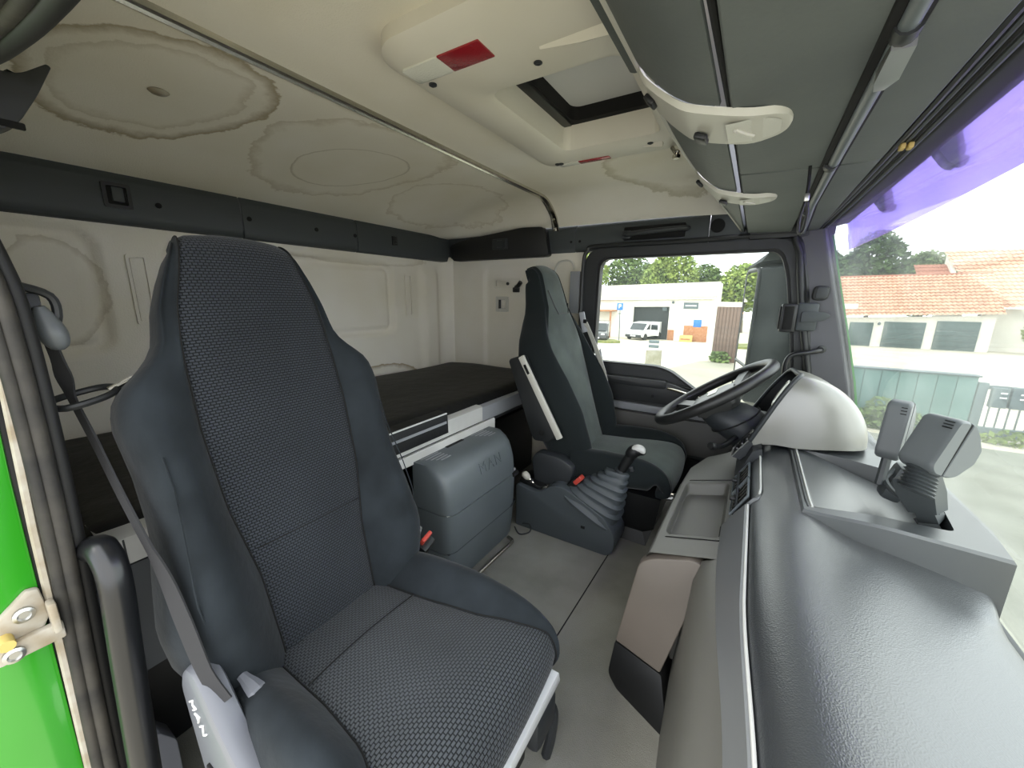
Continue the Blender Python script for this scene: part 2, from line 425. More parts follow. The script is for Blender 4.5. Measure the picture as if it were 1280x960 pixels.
# ------------------------------------------------------------------ cab shell
fl = put('floor', rbox((-1.82, -1.02, -.06), (.50, 1.02, 0), .003), 'floor_mat', kind='structure')
tag(fl, 'grey carpet covered cab floor between the two seats', 'floor')
put('floor_seam', tube([(-.412, -.30, .0005), (-.405, .0, .0005), (-.395, .45, .0005)], .0022, 6), 'hole_black', fl)

def zroof(x, y):
    dr = .135*max(0, (-1.08-x)/.72)**2.2; d = 1.0-abs(y); ds = .125*max(0, (.22-d)/.22)**2.0
    df = .02*max(0, (x+.45)/.35)**2
    return 1.555-min(.14, (dr**1.6+ds**1.6)**(1/1.6))-df
ys = [-1.0+2.0*i/80 for i in range(81)]; xs = [-1.82+1.70*i/64 for i in range(65)]
bm = bmesh.new(); V = {}
def hx(x):   # snap grid lines to the hatch opening
    for t in (-.64, -.29):
        if abs(x-t) < .0134: return t
    return x
def hy(y):
    for t in (-.275, .25):
        if abs(y-t) < .0126: return t
    return y
for i, x in enumerate(xs):
    for j, y in enumerate(ys):
        X, Yq = hx(x), hy(y); V[i, j] = bm.verts.new((X, Yq, zroof(X, Yq)))
for i in range(64):
    for j in range(80):
        cx = (V[i, j].co.x+V[i+1, j].co.x)/2; cy = (V[i, j].co.y+V[i, j+1].co.y)/2
        if -.64 < cx < -.29 and -.275 < cy < .25: continue
        bm.faces.new((V[i, j], V[i+1, j], V[i+1, j+1], V[i, j+1]))
ce = put('ceiling', bm, 'headliner', kind='structure', ang=80)
tag(ce, 'cream felt headliner with brown water stain rings', 'ceiling')
dent = put('torn_spot', lathe([(.0, 0), (.016, .001), (.022, .006), (.012, .012), (0, .013)], (-1.33, -.625, zroof(-1.33, -.625)-.008), (0, 0, 1), 14), 'dusty_white', ce)

# chrome joint strip over the roof
rows = []
for i in range(61):
    y = -.93+1.915*i/60; z = zroof(-1.0, y)
    if i == 60: z -= .03
    rows.append([(-1.0+dx, y, z+dz) for dx, dz in ((-.020, .002), (-.018, -.008), (-.010, -.010), (-.006, -.004), (.004, -.004), (.008, -.012), (.017, -.010), (.020, .002))])
tr = put('trim_1', grid(rows), 'chrome', kind='structure', ang=30)
tag(tr, 'polished metal joint strip running across the headliner', 'trim')
tr = put('strip_end', tube(cr([(-1.0, .955, zroof(-1, .955)-.006), (-1.0, .985, 1.46), (-1.0, .99, 1.41)], 5), .012, 8), 'chrome', tr)

# rear wall with pressed panels
def sdr(y, z, y0, z0, y1, z1, r):
    cx, cz = (y0+y1)/2, (z0+z1)/2; qx, qz = abs(y-cx)-(y1-y0)/2+r, abs(z-cz)-(z1-z0)/2+r
    return math.hypot(max(qx, 0), max(qz, 0))+min(max(qx, qz), 0)-r
def rearx(y, z):
    x = -1.80
    for (a, b, c, d) in ((-1.3, .86, -.69, 1.245), (-.52, .835, .515, 1.225)):
        s = sdr(y, z, a, b, c, d, .06); x -= .030*sst(.010, -.012, s); x += .018*sst(-.026, -.042, s)
    x += .030*sst(.70, .76, y)*sst(.90, .84, y)*sst(1.26, 1.15, z)
    x += .05*sst(.90, 1.02, y)**2
    return x
zs = [0+1.30*i/104 for i in range(105)]; ys2 = [-1.02+2.04*i/163 for i in range(164)]
rw = put('wall_rear', grid([[(rearx(y, z), y, z) for y in ys2] for z in zs]), 'wall_lining', kind='structure', ang=60)
tag(rw, 'cream pressed lining of the rear cab wall with recessed panels', 'wall')
for y, z0, z1 in ((-.60, .945, 1.177), (.625, .93, 1.175)):
    put('slot_cover', join(ring_solid(rrect(y-.027, z0, y+.027, z1, .008), rrect(y-.020, z0+.008, y+.020, z1-.008, .005), (y, (z0+z1)/2), 'yz', -1.806, -1.794),
        rbox((-1.806, y-.017, z0+.012), (-1.797, y+.017, z1-.012), .002)), 'wall_lining', rw)
for y in (-.905, ):
    pass

# dark band round the cab below the headliner
prof = [(0, 1.262), (.034, 1.272), (.040, 1.30), (.036, 1.40), (.018, 1.432), (0, 1.436)]
tb = thing('trim_2', (-1.8, 0, 1.26), 'dark grey plastic band along the top of the rear wall', 'trim', kind='structure')
for y0, y1 in ((-1.0, -.262), (-.258, .272), (.276, 1.02)):
    put('band_segment', prism([(-1.815+a, z) for a, z in prof], 'xz', y0, y1, .0015, 1), 'trim_dark', tb)
for y, z in ((-.52, 1.342), (-.235, 1.345), (.052, 1.345), (.26, 1.345)):
    put('screw_hole', lathe([(.009, 0), (.009, .003), (0, .003)], (-1.7765, y, z), (1, 0, 0), 12), 'hole_black', tb)
hk = put('coat_hook', ring_solid(rrect(-.656, 1.315, -.588, 1.39, .006), rrect(-.646, 1.325, -.598, 1.38, .004), (-.622, 1.352), 'yz', -1.785, -1.770), 'black_plastic', tb)
put('hook_tongue', rbox((-1.78, -.636, 1.333), (-1.764, -.607, 1.378), .004), 'trim_dark', hk)
put('hook_gap', rbox((-1.778, -.645, 1.326), (-1.7735, -.599, 1.379), .001), 'hole_black', hk)
put('latch', join(rbox((-1.79, .50, 1.325), (-1.768, .535, 1.375), .004), rbox((-1.77, .508, 1.335), (-1.762, .527, 1.352), .003)), 'black_plastic', tb)

tb = thing('trim_3', (-1.0, 1.0, 1.26), 'dark grey plastic band above the driver side door with grab handle', 'trim', kind='structure')
for x0, x1 in ((-1.815, -.882), (-.879, -.225), (-.222, -.02)):
    put('band_segment', prism([(1.018-a*.8, z) for a, z in [(0, 1.285), (.034, 1.292), (.040, 1.315), (.036, 1.40), (.018, 1.432), (0, 1.436)]], 'yz', x0, x1, .0015, 1), 'trim_dark', tb)
lampcov = put('corner_cover', prism(rround([(-1.72, 1.27), (-1.02, 1.272), (-1.055, 1.432), (-1.20, 1.437), (-1.60, 1.40), (-1.74, 1.37)], .03), 'xz', .945, 1.0, .008), 'black_plastic', tb)
put('lamp_socket', join(rbox((-1.40, .938, 1.325), (-1.29, .948, 1.385), .006), rbox((-1.365, .930, 1.335), (-1.32, .942, 1.375), .006), rbox((-1.312, .930, 1.33), (-1.30, .942, 1.385), .003)), 'dark_plastic', lampcov)
put('grab_recess', rbox((-.615, .978, 1.333), (-.325, .9885, 1.398), .006), 'hole_black', tb)
put('grab_handle', join(tube(cr([(-.60, .985, 1.355), (-.585, .955, 1.358), (-.50, .945, 1.362), (-.40, .945, 1.366), (-.335, .952, 1.368), (-.318, .985, 1.37)], 4), .017, 10, flat=.7),
    rbox((-.62, .96, 1.338), (-.575, .985, 1.378), .006)), 'dark_plastic', tb)
put('round_speaker', lathe([(.030, 0), (.030, .004), (.024, .006), (0, .004)], (-.19, .986, 1.372), (0, -1, 0), 20), 'hole_black', tb)
for x, z in ((-.905, 1.345), (-.855, 1.345)):
    put('screw_hole', lathe([(.007, 0), (.007, .003), (0, .003)], (x, .9875, z), (0, -1, 0), 10), 'hole_black', tb)

# driver side lining behind the door
def sidey(x, z):
    y = 1.0; s = sdr(x, z, -1.50, .20, -.875, 1.235, .05); y += .014*sst(.010, -.012, s)
    return y
lw = put('wall_left', grid([[(x, sidey(x, z), z) for x in [-1.82+1.0*i/80 for i in range(81)]] for z in [0+1.30*i/84 for i in range(85)]]), 'wall_lining', kind='structure', ang=60)
tag(lw, 'cream side lining between the rear wall and the driver door', 'wall')
put('lining_joint', tube([(-1.79, .998, .3), (-1.79, .998, 1.28)], .004, 6), 'lamp_grey', lw)
put('vent_plate', join(ring_solid(rrect(-1.43, 1.10, -1.235, 1.16, .006), rrect(-1.415, 1.112, -1.25, 1.148, .004), (-1.33, 1.13), 'xz', 1.004, 1.018), rbox((-1.42, 1.012, 1.105), (-1.24, 1.018, 1.155), .002)), 'hatch_plastic', lw)
put('vent_knob', lathe([(.010, 0), (.010, .006), (.004, .008)], (-1.33, 1.012, 1.128), (0, -1, 0), 10), 'dark_plastic', lw)
sw = put('switch_plate', join(ring_solid(rrect(-1.415, .955, -1.325, 1.05, .006), rrect(-1.40, .97, -1.34, 1.035, .003), (-1.37, 1.0), 'xz', 1.002, 1.018), rbox((-1.40, 1.010, .97), (-1.34, 1.018, 1.035), .001)), 'lamp_grey', lw)
put('rocker_switch', rbox((-1.375, 1.004, .98), (-1.345, 1.016, 1.026), .003), 'hatch_plastic', sw)
put('switch_slot', rbox((-1.396, 1.006, .975), (-1.380, 1.0115, 1.03), .002), 'dark_plastic', sw)
put('pale_strip', rbox((-.905, .988, .96), (-.845, 1.006, 1.19), .004), 'silver_plastic', lw)
put('belt_anchor', join(tube(cr([(-1.255, .985, 1.105), (-1.225, .962, 1.115), (-1.205, .955, 1.135)], 4), .013, 8), rbox((-1.275, .975, 1.075), (-1.235, 1.0, 1.105), .005)), 'black_plastic', lw)
put('recess_rim', tube(cr([(-1.02, 1.0, 1.02), (-1.01, .998, 1.16), (-.985, .998, 1.235), (-.93, .998, 1.25), (-.895, .998, 1.235), (-.885, .998, 1.20)], 5), .006, 6), 'lamp_grey', lw)

wr = put('wall_right', rbox((-1.84, -1.06, 0), (-.90, -1.005, 1.42), .004), 'wall_lining', kind='structure')
tag(wr, 'cream side lining of the sleeper behind the open passenger door', 'wall')
# B pillar and roof rail of the open passenger door
bp = thing('pillar_right', (-.86, -1.05, 0), 'bright green door pillar with black rubber seal beside the open door', 'pillar', kind='structure')
put('painted_jamb', prism([(-1.15, -.9), (-1.064, -.9), (-1.052, .30), (-1.040, .80), (-1.027, 1.10), (-1.020, 1.42), (-1.15, 1.42)], 'yz', -.90, -.845, .006), 'green_paint', bp)
put('pale_edge', tube([(-.842, -1.059, -.2), (-.842, -1.049, .28), (-.842, -1.035, .72), (-.842, -1.022, 1.0), (-.842, -1.011, 1.25)], .005, 6), 'dusty_white', bp)
def seal(dx, dy, r, name, mt):
    pts = [(-.835+dx, -1.050+dy, -.2), (-.835+dx, -1.040+dy, .28), (-.835+dx, -1.023+dy, .72), (-.838+dx, -1.019+dy, 1.0), (-.84+dx, -1.027+dy, 1.10), (-.845+dx, -1.045+dy, 1.19), (-.848+dx, -1.048+dy, 1.265), (-.81+dx, -1.020+dy, 1.303), (-.70+dx, -1.0+dy, 1.306), (-.45+dx, -.999+dy, 1.285), (.12+dx, -.999+dy, 1.27)]
    put(name, tube(cr(pts, 6), r, 10), mt, bp)
seal(0, 0, .0078, 'door_seal', 'rubber')
seal(.003, .0125, .0088, 'seal_lip', 'rubber')
seal(-.012, .026, .010, 'inner_seal', 'rubber_black')
put('jamb_core', prism([(-1.062, -.9), (-1.022, -.9), (-1.004, .72), (-1.002, 1.0), (-1.025, 1.2), (-1.035, 1.42), (-1.045, 1.42), (-1.052, .30)], 'yz', -.90, -.852, .003), 'rubber_black', bp)
put('roof_flank', rbox((-1.84, -1.085, 1.425), (.25, -1.06, 1.62), .008), 'green_paint', bp)
put('roof_flank', rbox((-.90, -1.085, 1.325), (.25, -1.06, 1.425), .006), 'green_paint', bp)
put('rail_liner', prism([(-1.06, 1.325), (-1.01, 1.325), (-1.0, 1.36), (-1.0, 1.44), (-1.06, 1.46)], 'yz', -.90, .25, .006), 'trim_dark', bp)
for k in range(3):
    put('liner_rib', tube([(-.88, -.998, 1.35+.028*k), (.24, -.998, 1.35+.028*k)], .005, 6), 'trim_dark', bp)
st = put('door_striker', (prism([(-1.102, .555), (-1.094, .602), (-1.058, .635), (-1.046, .632), (-1.042, .585), (-1.060, .548), (-1.09, .538)], 'yz', -.846, -.834, .004)), 'dusty_white', bp)
put('striker_bracket', join(rbox((-.835, -1.098, .545), (-.822, -1.034, .572), .003), rbox((-.835, -1.045, .56), (-.815, -1.036, .61), .003)), 'dusty_white', st)
for y, z in ((-1.065, .603), (-1.083, .557)):
    put('bolt', lathe([(.011, 0), (.011, .005), (.007, .007), (.005, .004), (0, .004)], (-.834 if z > .58 else -.822, y, z), (1, 0, 0), 14), 'steel', st)
put('striker_pin', tube([(-.834, -1.086, .578), (-.812, -1.086, .578)], .008, 10), 'crate_yellow', st)
put('sill_trim', prism(rround([(-.985, -.05), (-.945, -.05), (-.942, .22), (-.965, .262), (-.985, .25)], .01), 'yz', -.89, -.84, .006), 'cover_grey', bp)
gb = put('entry_grab_bar', tube(cr([(-.835, -.985, .66), (-.805, -.982, .668), (-.782, -.980, .645), (-.772, -.982, .60), (-.772, -.988, .50), (-.775, -1.0, .25), (-.78, -1.01, .0), (-.80, -1.015, -.1)], 6), .020, 12), 'black_gloss')
tag(gb, 'bent black steel entry grab bar beside the green door pillar', 'grab bar')
hk = put('hook_clip', prism(rround([(-.99, 1.255), (-.93, 1.30), (-.905, 1.345), (-.883, 1.392), (-.888, 1.395), (-.92, 1.368), (-.99, 1.36)], .012), 'yz', -1.03, -.98, .006), 'trim_black')
tag(hk, 'dark curved plastic hook beside the headliner near the door seal', 'hook')
put('hook_stud', lathe([(.008, 0), (.008, .02), (.005, .025)], (-1.0, -.93, 1.35), (.4, .3, 1), 8), 'hole_black', hk)
put('hook_slot', rbox((-.985, -.985, 1.29), (-.978, -.925, 1.30), .002), 'hole_black', hk)

# driver door with window
win = rround([(-.755, .695), (-.40, .695), (-.33, .675), (-.22, .60), (-.12, .53), (.20, .45), (.175, .80), (.105, 1.17), (.070, 1.262), (-.745, 1.258)], [.05, .04, .06, .04, .1, .05, .2, .05, .07, .06])
door_out = rround([(-.815, .03), (.235, .03), (.235, .62), (.185, 1.0), (.125, 1.30), (-.815, 1.30)], [.05, .05, .05, .1, .09, .09])
dr = thing('door_1', (-.30, 1.0, .03), 'black driver door with silver strip and window beside the driver seat', 'door', kind='structure')
put('door_panel', ring_solid(door_out, win, (-.25, .95), 'xz', .975, 1.05), 'door_black', dr, ang=30)
O, I = ringpair([(p[0]*1.0, p[1]) for p in win], [(-.25+(p[0]+.25)*.972, .95+(p[1]-.95)*.965) for p in win], (-.25, .95))
put('window_seal', ring_solid(win, [(-.25+(p[0]+.25)*.972, .95+(p[1]-.95)*.965) for p in win], (-.25, .95), 'xz', .985, 1.035), 'rubber_black', dr)
put('frame_bead', tube(cr([(-.822, .972, .35), (-.822, .968, .9), (-.82, .968, 1.22), (-.80, .968, 1.29), (-.74, .968, 1.312), (-.3, .968, 1.312), (.06, .968, 1.318), (.118, .968, 1.295), (.15, .968, 1.20), (.19, .968, 1.0), (.225, .968, .75)], 5), .011, 8), 'trim_black', dr)
put('armrest_panel', prism(rround([(-.70, .515), (-.33, .515), (-.27, .49), (-.05, .50), (-.05, .56), (-.33, .632), (-.70, .632)], .02), 'xz', .935, .985, .012), 'door_black', dr)
put('armrest_cap', prism(rround([(-.69, .60), (-.335, .60), (-.335, .64), (-.69, .64)], .012), 'xz', .922, .985, .012), 'trim_black', dr)
hd = put('door_handle', tube(cr([(-.325, .935, .605), (-.28, .925, .60), (-.18, .93, .578), (-.10, .94, .55)], 5), .011, 10, flat=.6), 'chrome', dr)
put('handle_recess', prism(rround([(-.335, .56), (-.28, .52), (-.06, .52), (-.06, .59), (-.30, .625)], .02), 'xz', .944, .955, .003), 'hole_black', dr)
for x, z in ((-.655, .585), (-.395, .555)):
    put('screw', lathe([(.008, 0), (.008, .003), (0, .002)], (x, .935, z), (0, -1, 0), 10), 'hole_black', dr)
put('silver_strip', prism([(-.685, .455), (.10, .455), (.10, .493), (-.685, .497)], 'xz', .962, .985, .006), 'silver_plastic', dr)
put('lower_pocket', prism([(-.685, .255), (.15, .27), (.15, .448), (-.685, .448)], 'xz', .955, .985, .01), 'door_grey', dr)
put('kick_panel', prism([(-.76, .03), (.2, .03), (.2, .245), (-.76, .245)], 'xz', .96, .985, .008), 'hole_black', dr)
put('window_stud', lathe([(.009, 0), (.007, .006), (0, .006)], (-.735, .975, .735), (0, -1, 0), 10), 'steel', dr)
g = put('window_1', prism(win, 'xz', 1.008, 1.013), 'window_glass', kind='structure', smooth=False)
tag(g, 'dusty side window pane in the driver door', 'window')

# left screen pillar
ap = thing('pillar_left', (.2, .98, .5), 'dark grey windscreen pillar cover on the driver side', 'pillar', kind='structure')
def pil(z, xa, xb, yb=.955):
    return [(xa, .99, z), (xa+.01, .965, z), (xb-.012, yb-.01, z), (xb, yb, z), (xb+.004, 1.03, z), (xa, 1.05, z)]
put('pillar_cover', loft([pil(.30, .26, .44), pil(.56, .245, .405), pil(.72, .225, .372), pil(.95, .18, .312), pil(1.15, .14, .258), pil(1.33, .112, .208)]), 'pillar_grey', ap)
put('green_skin', loft([[(x, .975, z), (x+.012, .973, z), (x+.014, 1.09, z), (x, 1.10, z)] for x, z in ((.46, .30), (.412, .56), (.378, .72), (.317, .95), (.262, 1.15), (.214, 1.33))]), 'green_paint', ap)
put('screen_rubber', tube([(.418, .960, .50), (.374, .952, .72), (.314, .952, .95), (.259, .952, 1.15), (.210, .952, 1.33)], .006, 6), 'rubber_black', ap)
put('pillar_tube', tube([(.235, .962, .56), (.225, .960, .75), (.175, .958, .97), (.145, .958, 1.14), (.13, .962, 1.24), (.105, .962, 1.30)], .014, 10), 'trim_black', ap)

put('header_corner', rbox((.06, .992, 1.255), (.21, 1.055, 1.32), .004), 'trim_black', ap)
put('header_corner', rbox((-.06, .958, 1.300), (.235, 1.06, 1.40), .006), 'trim_black', ap)
# windscreen
def wsx(y, z): return .475-.27*(z-.56)-.082*y*y
g = put('window_2', solid(grid([[(wsx(y, z), y, z) for y in [-1.0+1.96*i/30 for i in range(31)]] for z in [.40+1.0*i/12 for i in range(13)]]), .005), 'windscreen_glass', kind='structure', ang=80)
tag(g, 'large slightly hazy windscreen pane in front of the dashboard', 'window')
fw = put('wall_front', rbox((.46, -1.05, -.06), (.50, 1.05, .42), .005), 'dark_plastic', kind='structure')
tag(fw, 'dark lower front wall of the cab behind the dashboard', 'wall')
# ------------------------------------------------------------------ roof hatch
HT = thing('roof_hatch', (-.52, 0, 1.50), 'beige plastic roof hatch frame with red and white reflectors', 'roof hatch')
ho = rrect(-.735, -.485, -.225, .352, .085, 8); hm = rrect(-.712, -.462, -.235, .328, .075, 8)
hi_ = rround([(-.600, -.235), (-.285, -.235), (-.292, .200), (-.600, .200)], .035); hc = (-.45, -.02)
O, Mm = ringpair(ho, hm, hc, 100)
an_pts = ho+hm+hi_
an = sorted(set(round(math.atan2(p[1]-hc[1], p[0]-hc[0]), 5) for p in an_pts))
def rp(P): return [(hc[0]+ray_poly(P, hc, a)*math.cos(a), hc[1]+ray_poly(P, hc, a)*math.sin(a)) for a in an]
hin2 = [(hc[0]+(p[0]-hc[0])*1.10, hc[1]+(p[1]-hc[1])*1.10) for p in hi_]
secs = [[(x, y, 1.556) for x, y in rp(ho)], [(x, y, 1.530) for x, y in rp(ho)], [(x, y, 1.515) for x, y in rp(hm)], [(x, y, 1.512) for x, y in rp(hin2)],
        [(x, y, 1.520) for x, y in rp(hi_)], [(hc[0]+(x-hc[0])*.97, hc[1]+(y-hc[1])*.97, 1.56) for x, y in rp(hi_)], [(hc[0]+(x-hc[0])*.95, hc[1]+(y-hc[1])*.95, 1.59) for x, y in rp(hi_)]]
put('hatch_frame', loft(secs, True, False), 'hatch_plastic', HT, ang=45)
gk = put('hatch_gasket', ring_solid(rrect(-.645, -.275, -.240, .245, .03), rrect(-.560, -.235, -.280, .165, .03), hc, 'xy', 1.588, 1.64), 'hole_black', HT)
put('gasket_rail', rbox((-.600, -.22, 1.580), (-.565, .18, 1.602), .006), 'black_plastic', gk)
put('blind_panel', prism(rrect(-.64, -.27, -.25, .24, .02), 'xy', 1.625, 1.64), 'hatch_cover', HT)
def refl(x0, x1, y0, y1, xm, z):
    w = put('reflector', prism(rrect(x0, y0, xm, y1, .008), 'xy', z, z+.01, .0008), 'reflector_white', HT)
    put('reflector', rbox((xm, y0, z), (x1, y1, z+.01), .0015), 'reflector_red', HT)
refl(-.700, -.498, -.420, -.362, -.600, 1.511)
refl(-.665, -.480, .292, .318, -.590, 1.511)
for x, y in ((-.678, -.345), (-.435, -.300), (-.335, .245), (-.665, .285), (-.652, .287)):
    put('screw_cap', lathe([(.009, 0), (.009, .003), (.005, .005), (0, .003)], (x, y, 1.514), (0, 0, -1), 12), 'steel' if x < -.7 else 'dark_plastic', HT)
put('finger_pull', loft([[(-.41, -.345, 1.514), (-.41, -.335, 1.514), (-.41, -.34, 1.510)], [(-.33, -.345, 1.514), (-.33, -.310, 1.514), (-.33, -.335, 1.502)], [(-.26, -.345, 1.514), (-.26, -.305, 1.514), (-.26, -.33, 1.500)]]), 'hatch_plastic', HT)
put('finger_pull', loft([[(-.36, .255, 1.514), (-.36, .265, 1.514), (-.36, .26, 1.510)], [(-.30, .245, 1.514), (-.30, .27, 1.514), (-.30, .258, 1.50)]]), 'hatch_plastic', HT)
put('latch_pin', join(tube([(-.285, .315, 1.512), (-.27, .312, 1.49)], .006, 8), lathe([(.011, 0), (.012, .01), (.006, .014), (.010, .02), (.004, .026)], (-.268, .312, 1.476), (0, 0, 1), 10)), 'chrome', HT)

# ------------------------------------------------------------------ overhead console above the windscreen
OH = thing('overhead_console', (0, 0, 1.3), 'grey leathered overhead console above the windscreen with two lamps', 'overhead console')
def yrow(y0, y1, n): return [y0+(y1-y0)*i/n for i in range(n+1)]
def edge(y):   # rear edge of the flap: sinks and comes forward towards the driver side
    t = sst(-.1, 1.25, y)*1.12; return Vector((-.218+.125*t, 0, 1.432-.088*t))
def roll(y):
    e = edge(y); q = Vector((-.083, 0, 1.334)); k = e-q
    return cr([e+Vector((.012, 0, .02)), e, q+Vector((k.x*.66, 0, k.z*.46)), q+Vector((k.x*.33, 0, k.z*.14)), q], 4)
def rollx(y): return edge(y).x+.218
for y0, y1 in ((-.98, -.37), (-.235, .20), (.305, .98)):
    rows = [[(p.x, y, p.z) for p in roll(y)] for y in yrow(y0, y1, 12)]
    put('curved_flap', solid(grid(rows), .006), 'header_grey', OH)
put('flap_edge', tube([(edge(y).x, y, edge(y).z) for y in yrow(-.98, .98, 30)], .006, 8), 'lamp_grey', OH)
put('shelf_back', solid(grid([[(edge(y).x+.012, y, edge(y).z), (edge(y).x+.05, y, 1.555)] for y in yrow(-.98, .98, 20)]), .004), 'header_dark', OH)
put('shelf_end_box', rbox((-.245, -.98, 1.44), (-.20, -.30, 1.55), .01), 'header_dark', OH)
put('flap_joint', tube([(-.078, -.98, 1.336), (-.066, 0, 1.336), (-.05, .98, 1.336)], .0045, 8), 'hole_black', OH)
for y0, y1 in ((-.98, .007), (.013, .98)):
    put('headlining_panel', prism([(-.068, 1.328), (.088, 1.322), (.088, 1.345), (-.068, 1.345)], 'xz', y0, y1, .003, 1), 'header_grey', OH)
    put('front_panel', prism([(.108, 1.322), (.178, 1.322), (.178, 1.345), (.108, 1.345)], 'xz', y0, y1, .003, 1), 'header_grey', OH)
put('backing_plate', rbox((-.075, -.98, 1.346), (.20, .98, 1.36), .001), 'hole_black', OH)
for dx, r, mt in ((.186, .006, 'black_plastic'), (.197, .004, 'trim_dark'), (.204, .004, 'hole_black'), (.213, .005, 'trim_dark')):
    put('curtain_rail', tube([(dx-.020*y*y*.6, y, 1.330-.05*max(0, y-.9)) for y in yrow(-.98, .96, 24)], r, 8), mt, OH)
put('windscreen_header', prism([(.208, 1.345), (.222, 1.329), (.272, 1.340), (.272, 1.40), (.208, 1.40)], 'xz', -.98, .96, .004), 'rubber_black', OH)
for x in (.193, .204):
    put('rail_runner', obox((x-.001, -.06, 1.322), (.008, .018, .010), None, .002), 'crate_yellow', OH)
def lamp(yc, wd):
    # light grey pod wrapped round the flap, tapering to a round nose towards the windscreen
    e = edge(yc); R_ = roll(yc); n_ = len(R_)
    path = [(e.x-.004, e.z+.004)]+[(R_[i].x-.004, R_[i].z-.010) for i in (n_*2//5, n_*3//5, n_*4//5)]+[(-.05, 1.316), (-.01, 1.316), (.008, 1.318), (.014, 1.321)]
    hw = [.30, .42, .50, .50, .46, .36, .22, .04]
    rows = []
    pc = cr([(p[0], w*wd, p[1]) for p, w in zip(path, hw)], 4)
    for p in pc:
        rows.append([(p.x, yc+p.y*s, p.z+(.010 if abs(s) == 1 else 0)) for s in (-1, -.94, -.5, 0, .5, .94, 1)])
    L = put('reading_lamp', solid(grid(rows), .004), 'lamp_grey', OH, ang=50)
    put('lamp_lens', grid([[(x, yc+s*wd*h, 1.3150) for s in (-1, -.3, .3, 1)] for x, h in ((-.075, .30), (-.04, .34), (-.010, .26), (.000, .16))]), 'lens_grey', L)
    put('lamp_slider', tube(cr([(-.062, yc-.018, 1.314), (-.05, yc, 1.313), (-.038, yc+.02, 1.314)], 4), .0035, 8), 'lamp_grey', L)
    put('rocker_switch', obox((-.118, yc+.022*wd/.13, 1.325), (.022, .030*wd/.13, .010), frame((1, 0, -.35), (0, 1, 0)), .003), 'black_plastic', L)
    put('rocker_switch', obox((path[1][0]-.002, yc+.0, path[1][1]-.004), (.022, .026*wd/.13, .010), frame((.7, 0, -.7), (0, 1, 0)), .003), 'black_plastic', L)
lamp(-.300, .145); lamp(.252, .11)

rb = thing('roller_blind', (.1, 0, 1.3), 'slim grey roller blind bar running along the overhead console', 'blind')
put('bar', tube([(.092, -.98, 1.318), (.098, -.1, 1.318), (.104, .40, 1.318), (.128, .96, 1.316)], .0095, 12), 'grey_plastic', rb)
put('bar_track', tube([(.083, -.98, 1.326), (.087, -.1, 1.326), (.093, .40, 1.326), (.118, .96, 1.324)], .010, 8), 'hole_black', rb)
put('bar_track', tube([(.102, -.98, 1.328), (.108, -.1, 1.328), (.114, .40, 1.328), (.137, .96, 1.326)], .008, 8), 'hole_black', rb)
for y in (-.50, -.02, .50):
    put('bar_coupling', tube([(.096+.01*max(0, y), y-.012, 1.318), (.0965+.01*max(0, y), y+.012, 1.318)], .0125, 12), 'trim_black', rb)
put('blind_grip', loft([[(.10-s, -.25, 1.312), (.10+s, -.25, 1.312), (.10+s, -.25, 1.302), (.10-s, -.25, 1.302)] if 0 else [(.098-s, y, 1.313), (.098+s, y, 1.313), (.098+s, y, z), (.098-s, y, z)] for y, s, z in ((-.49, .010, 1.304), (-.43, .011, 1.298), (-.39, .005, 1.304))]), 'steel', rb)

sl = put('hanging_strap', join(tube(cr([(.062, -.012, 1.322), (.064, -.014, 1.285), (.064, -.016, 1.255)], 4), .0035, 6), tube(cr([(.064, -.016, 1.255), (.058, -.018, 1.22), (.060, -.02, 1.190), (.068, -.018, 1.195), (.070, -.016, 1.23)], 5, True), .0032, 6, True)), 'black_plastic')
tag(sl, 'thin black wrist strap hanging from the overhead console', 'strap')
put('strap_clasp', rbox((.060, -.021, 1.252), (.069, -.011, 1.268), .002), 'steel', sl)

# sun visor outside the windscreen
sv = thing('sun_visor', (.32, 0, 1.25), 'translucent violet sun visor outside the top of the windscreen', 'sun visor')
vy = yrow(-.95, 1.10, 40)
def vbot(y): return 1.262-.012*y+.10*sst(1.04, 1.10, y)**2
put('visor_blade', solid(grid([[(.335-.06*t-.03*y*y, y, vbot(y)+(1.50-vbot(y))*t) for t in (0, .02, .25, .5, .75, 1)] for y in vy]), .004), 'visor_violet', sv, ang=80)
for y in (.62, .13, -.36):
    b = put('visor_bracket', prism(rround([(.275, 1.36), (.300, 1.325), (.318, 1.315), (.322, 1.345), (.30, 1.41), (.275, 1.41)], .008), 'xz', y-.022, y+.022, .006), 'device_dark', sv)
    put('bracket_knob', lathe([(.012, 0), (.012, .012), (.006, .016)], (.316, y-.005, 1.330), (.9, 0, -.3), 12), 'device_dark', b)

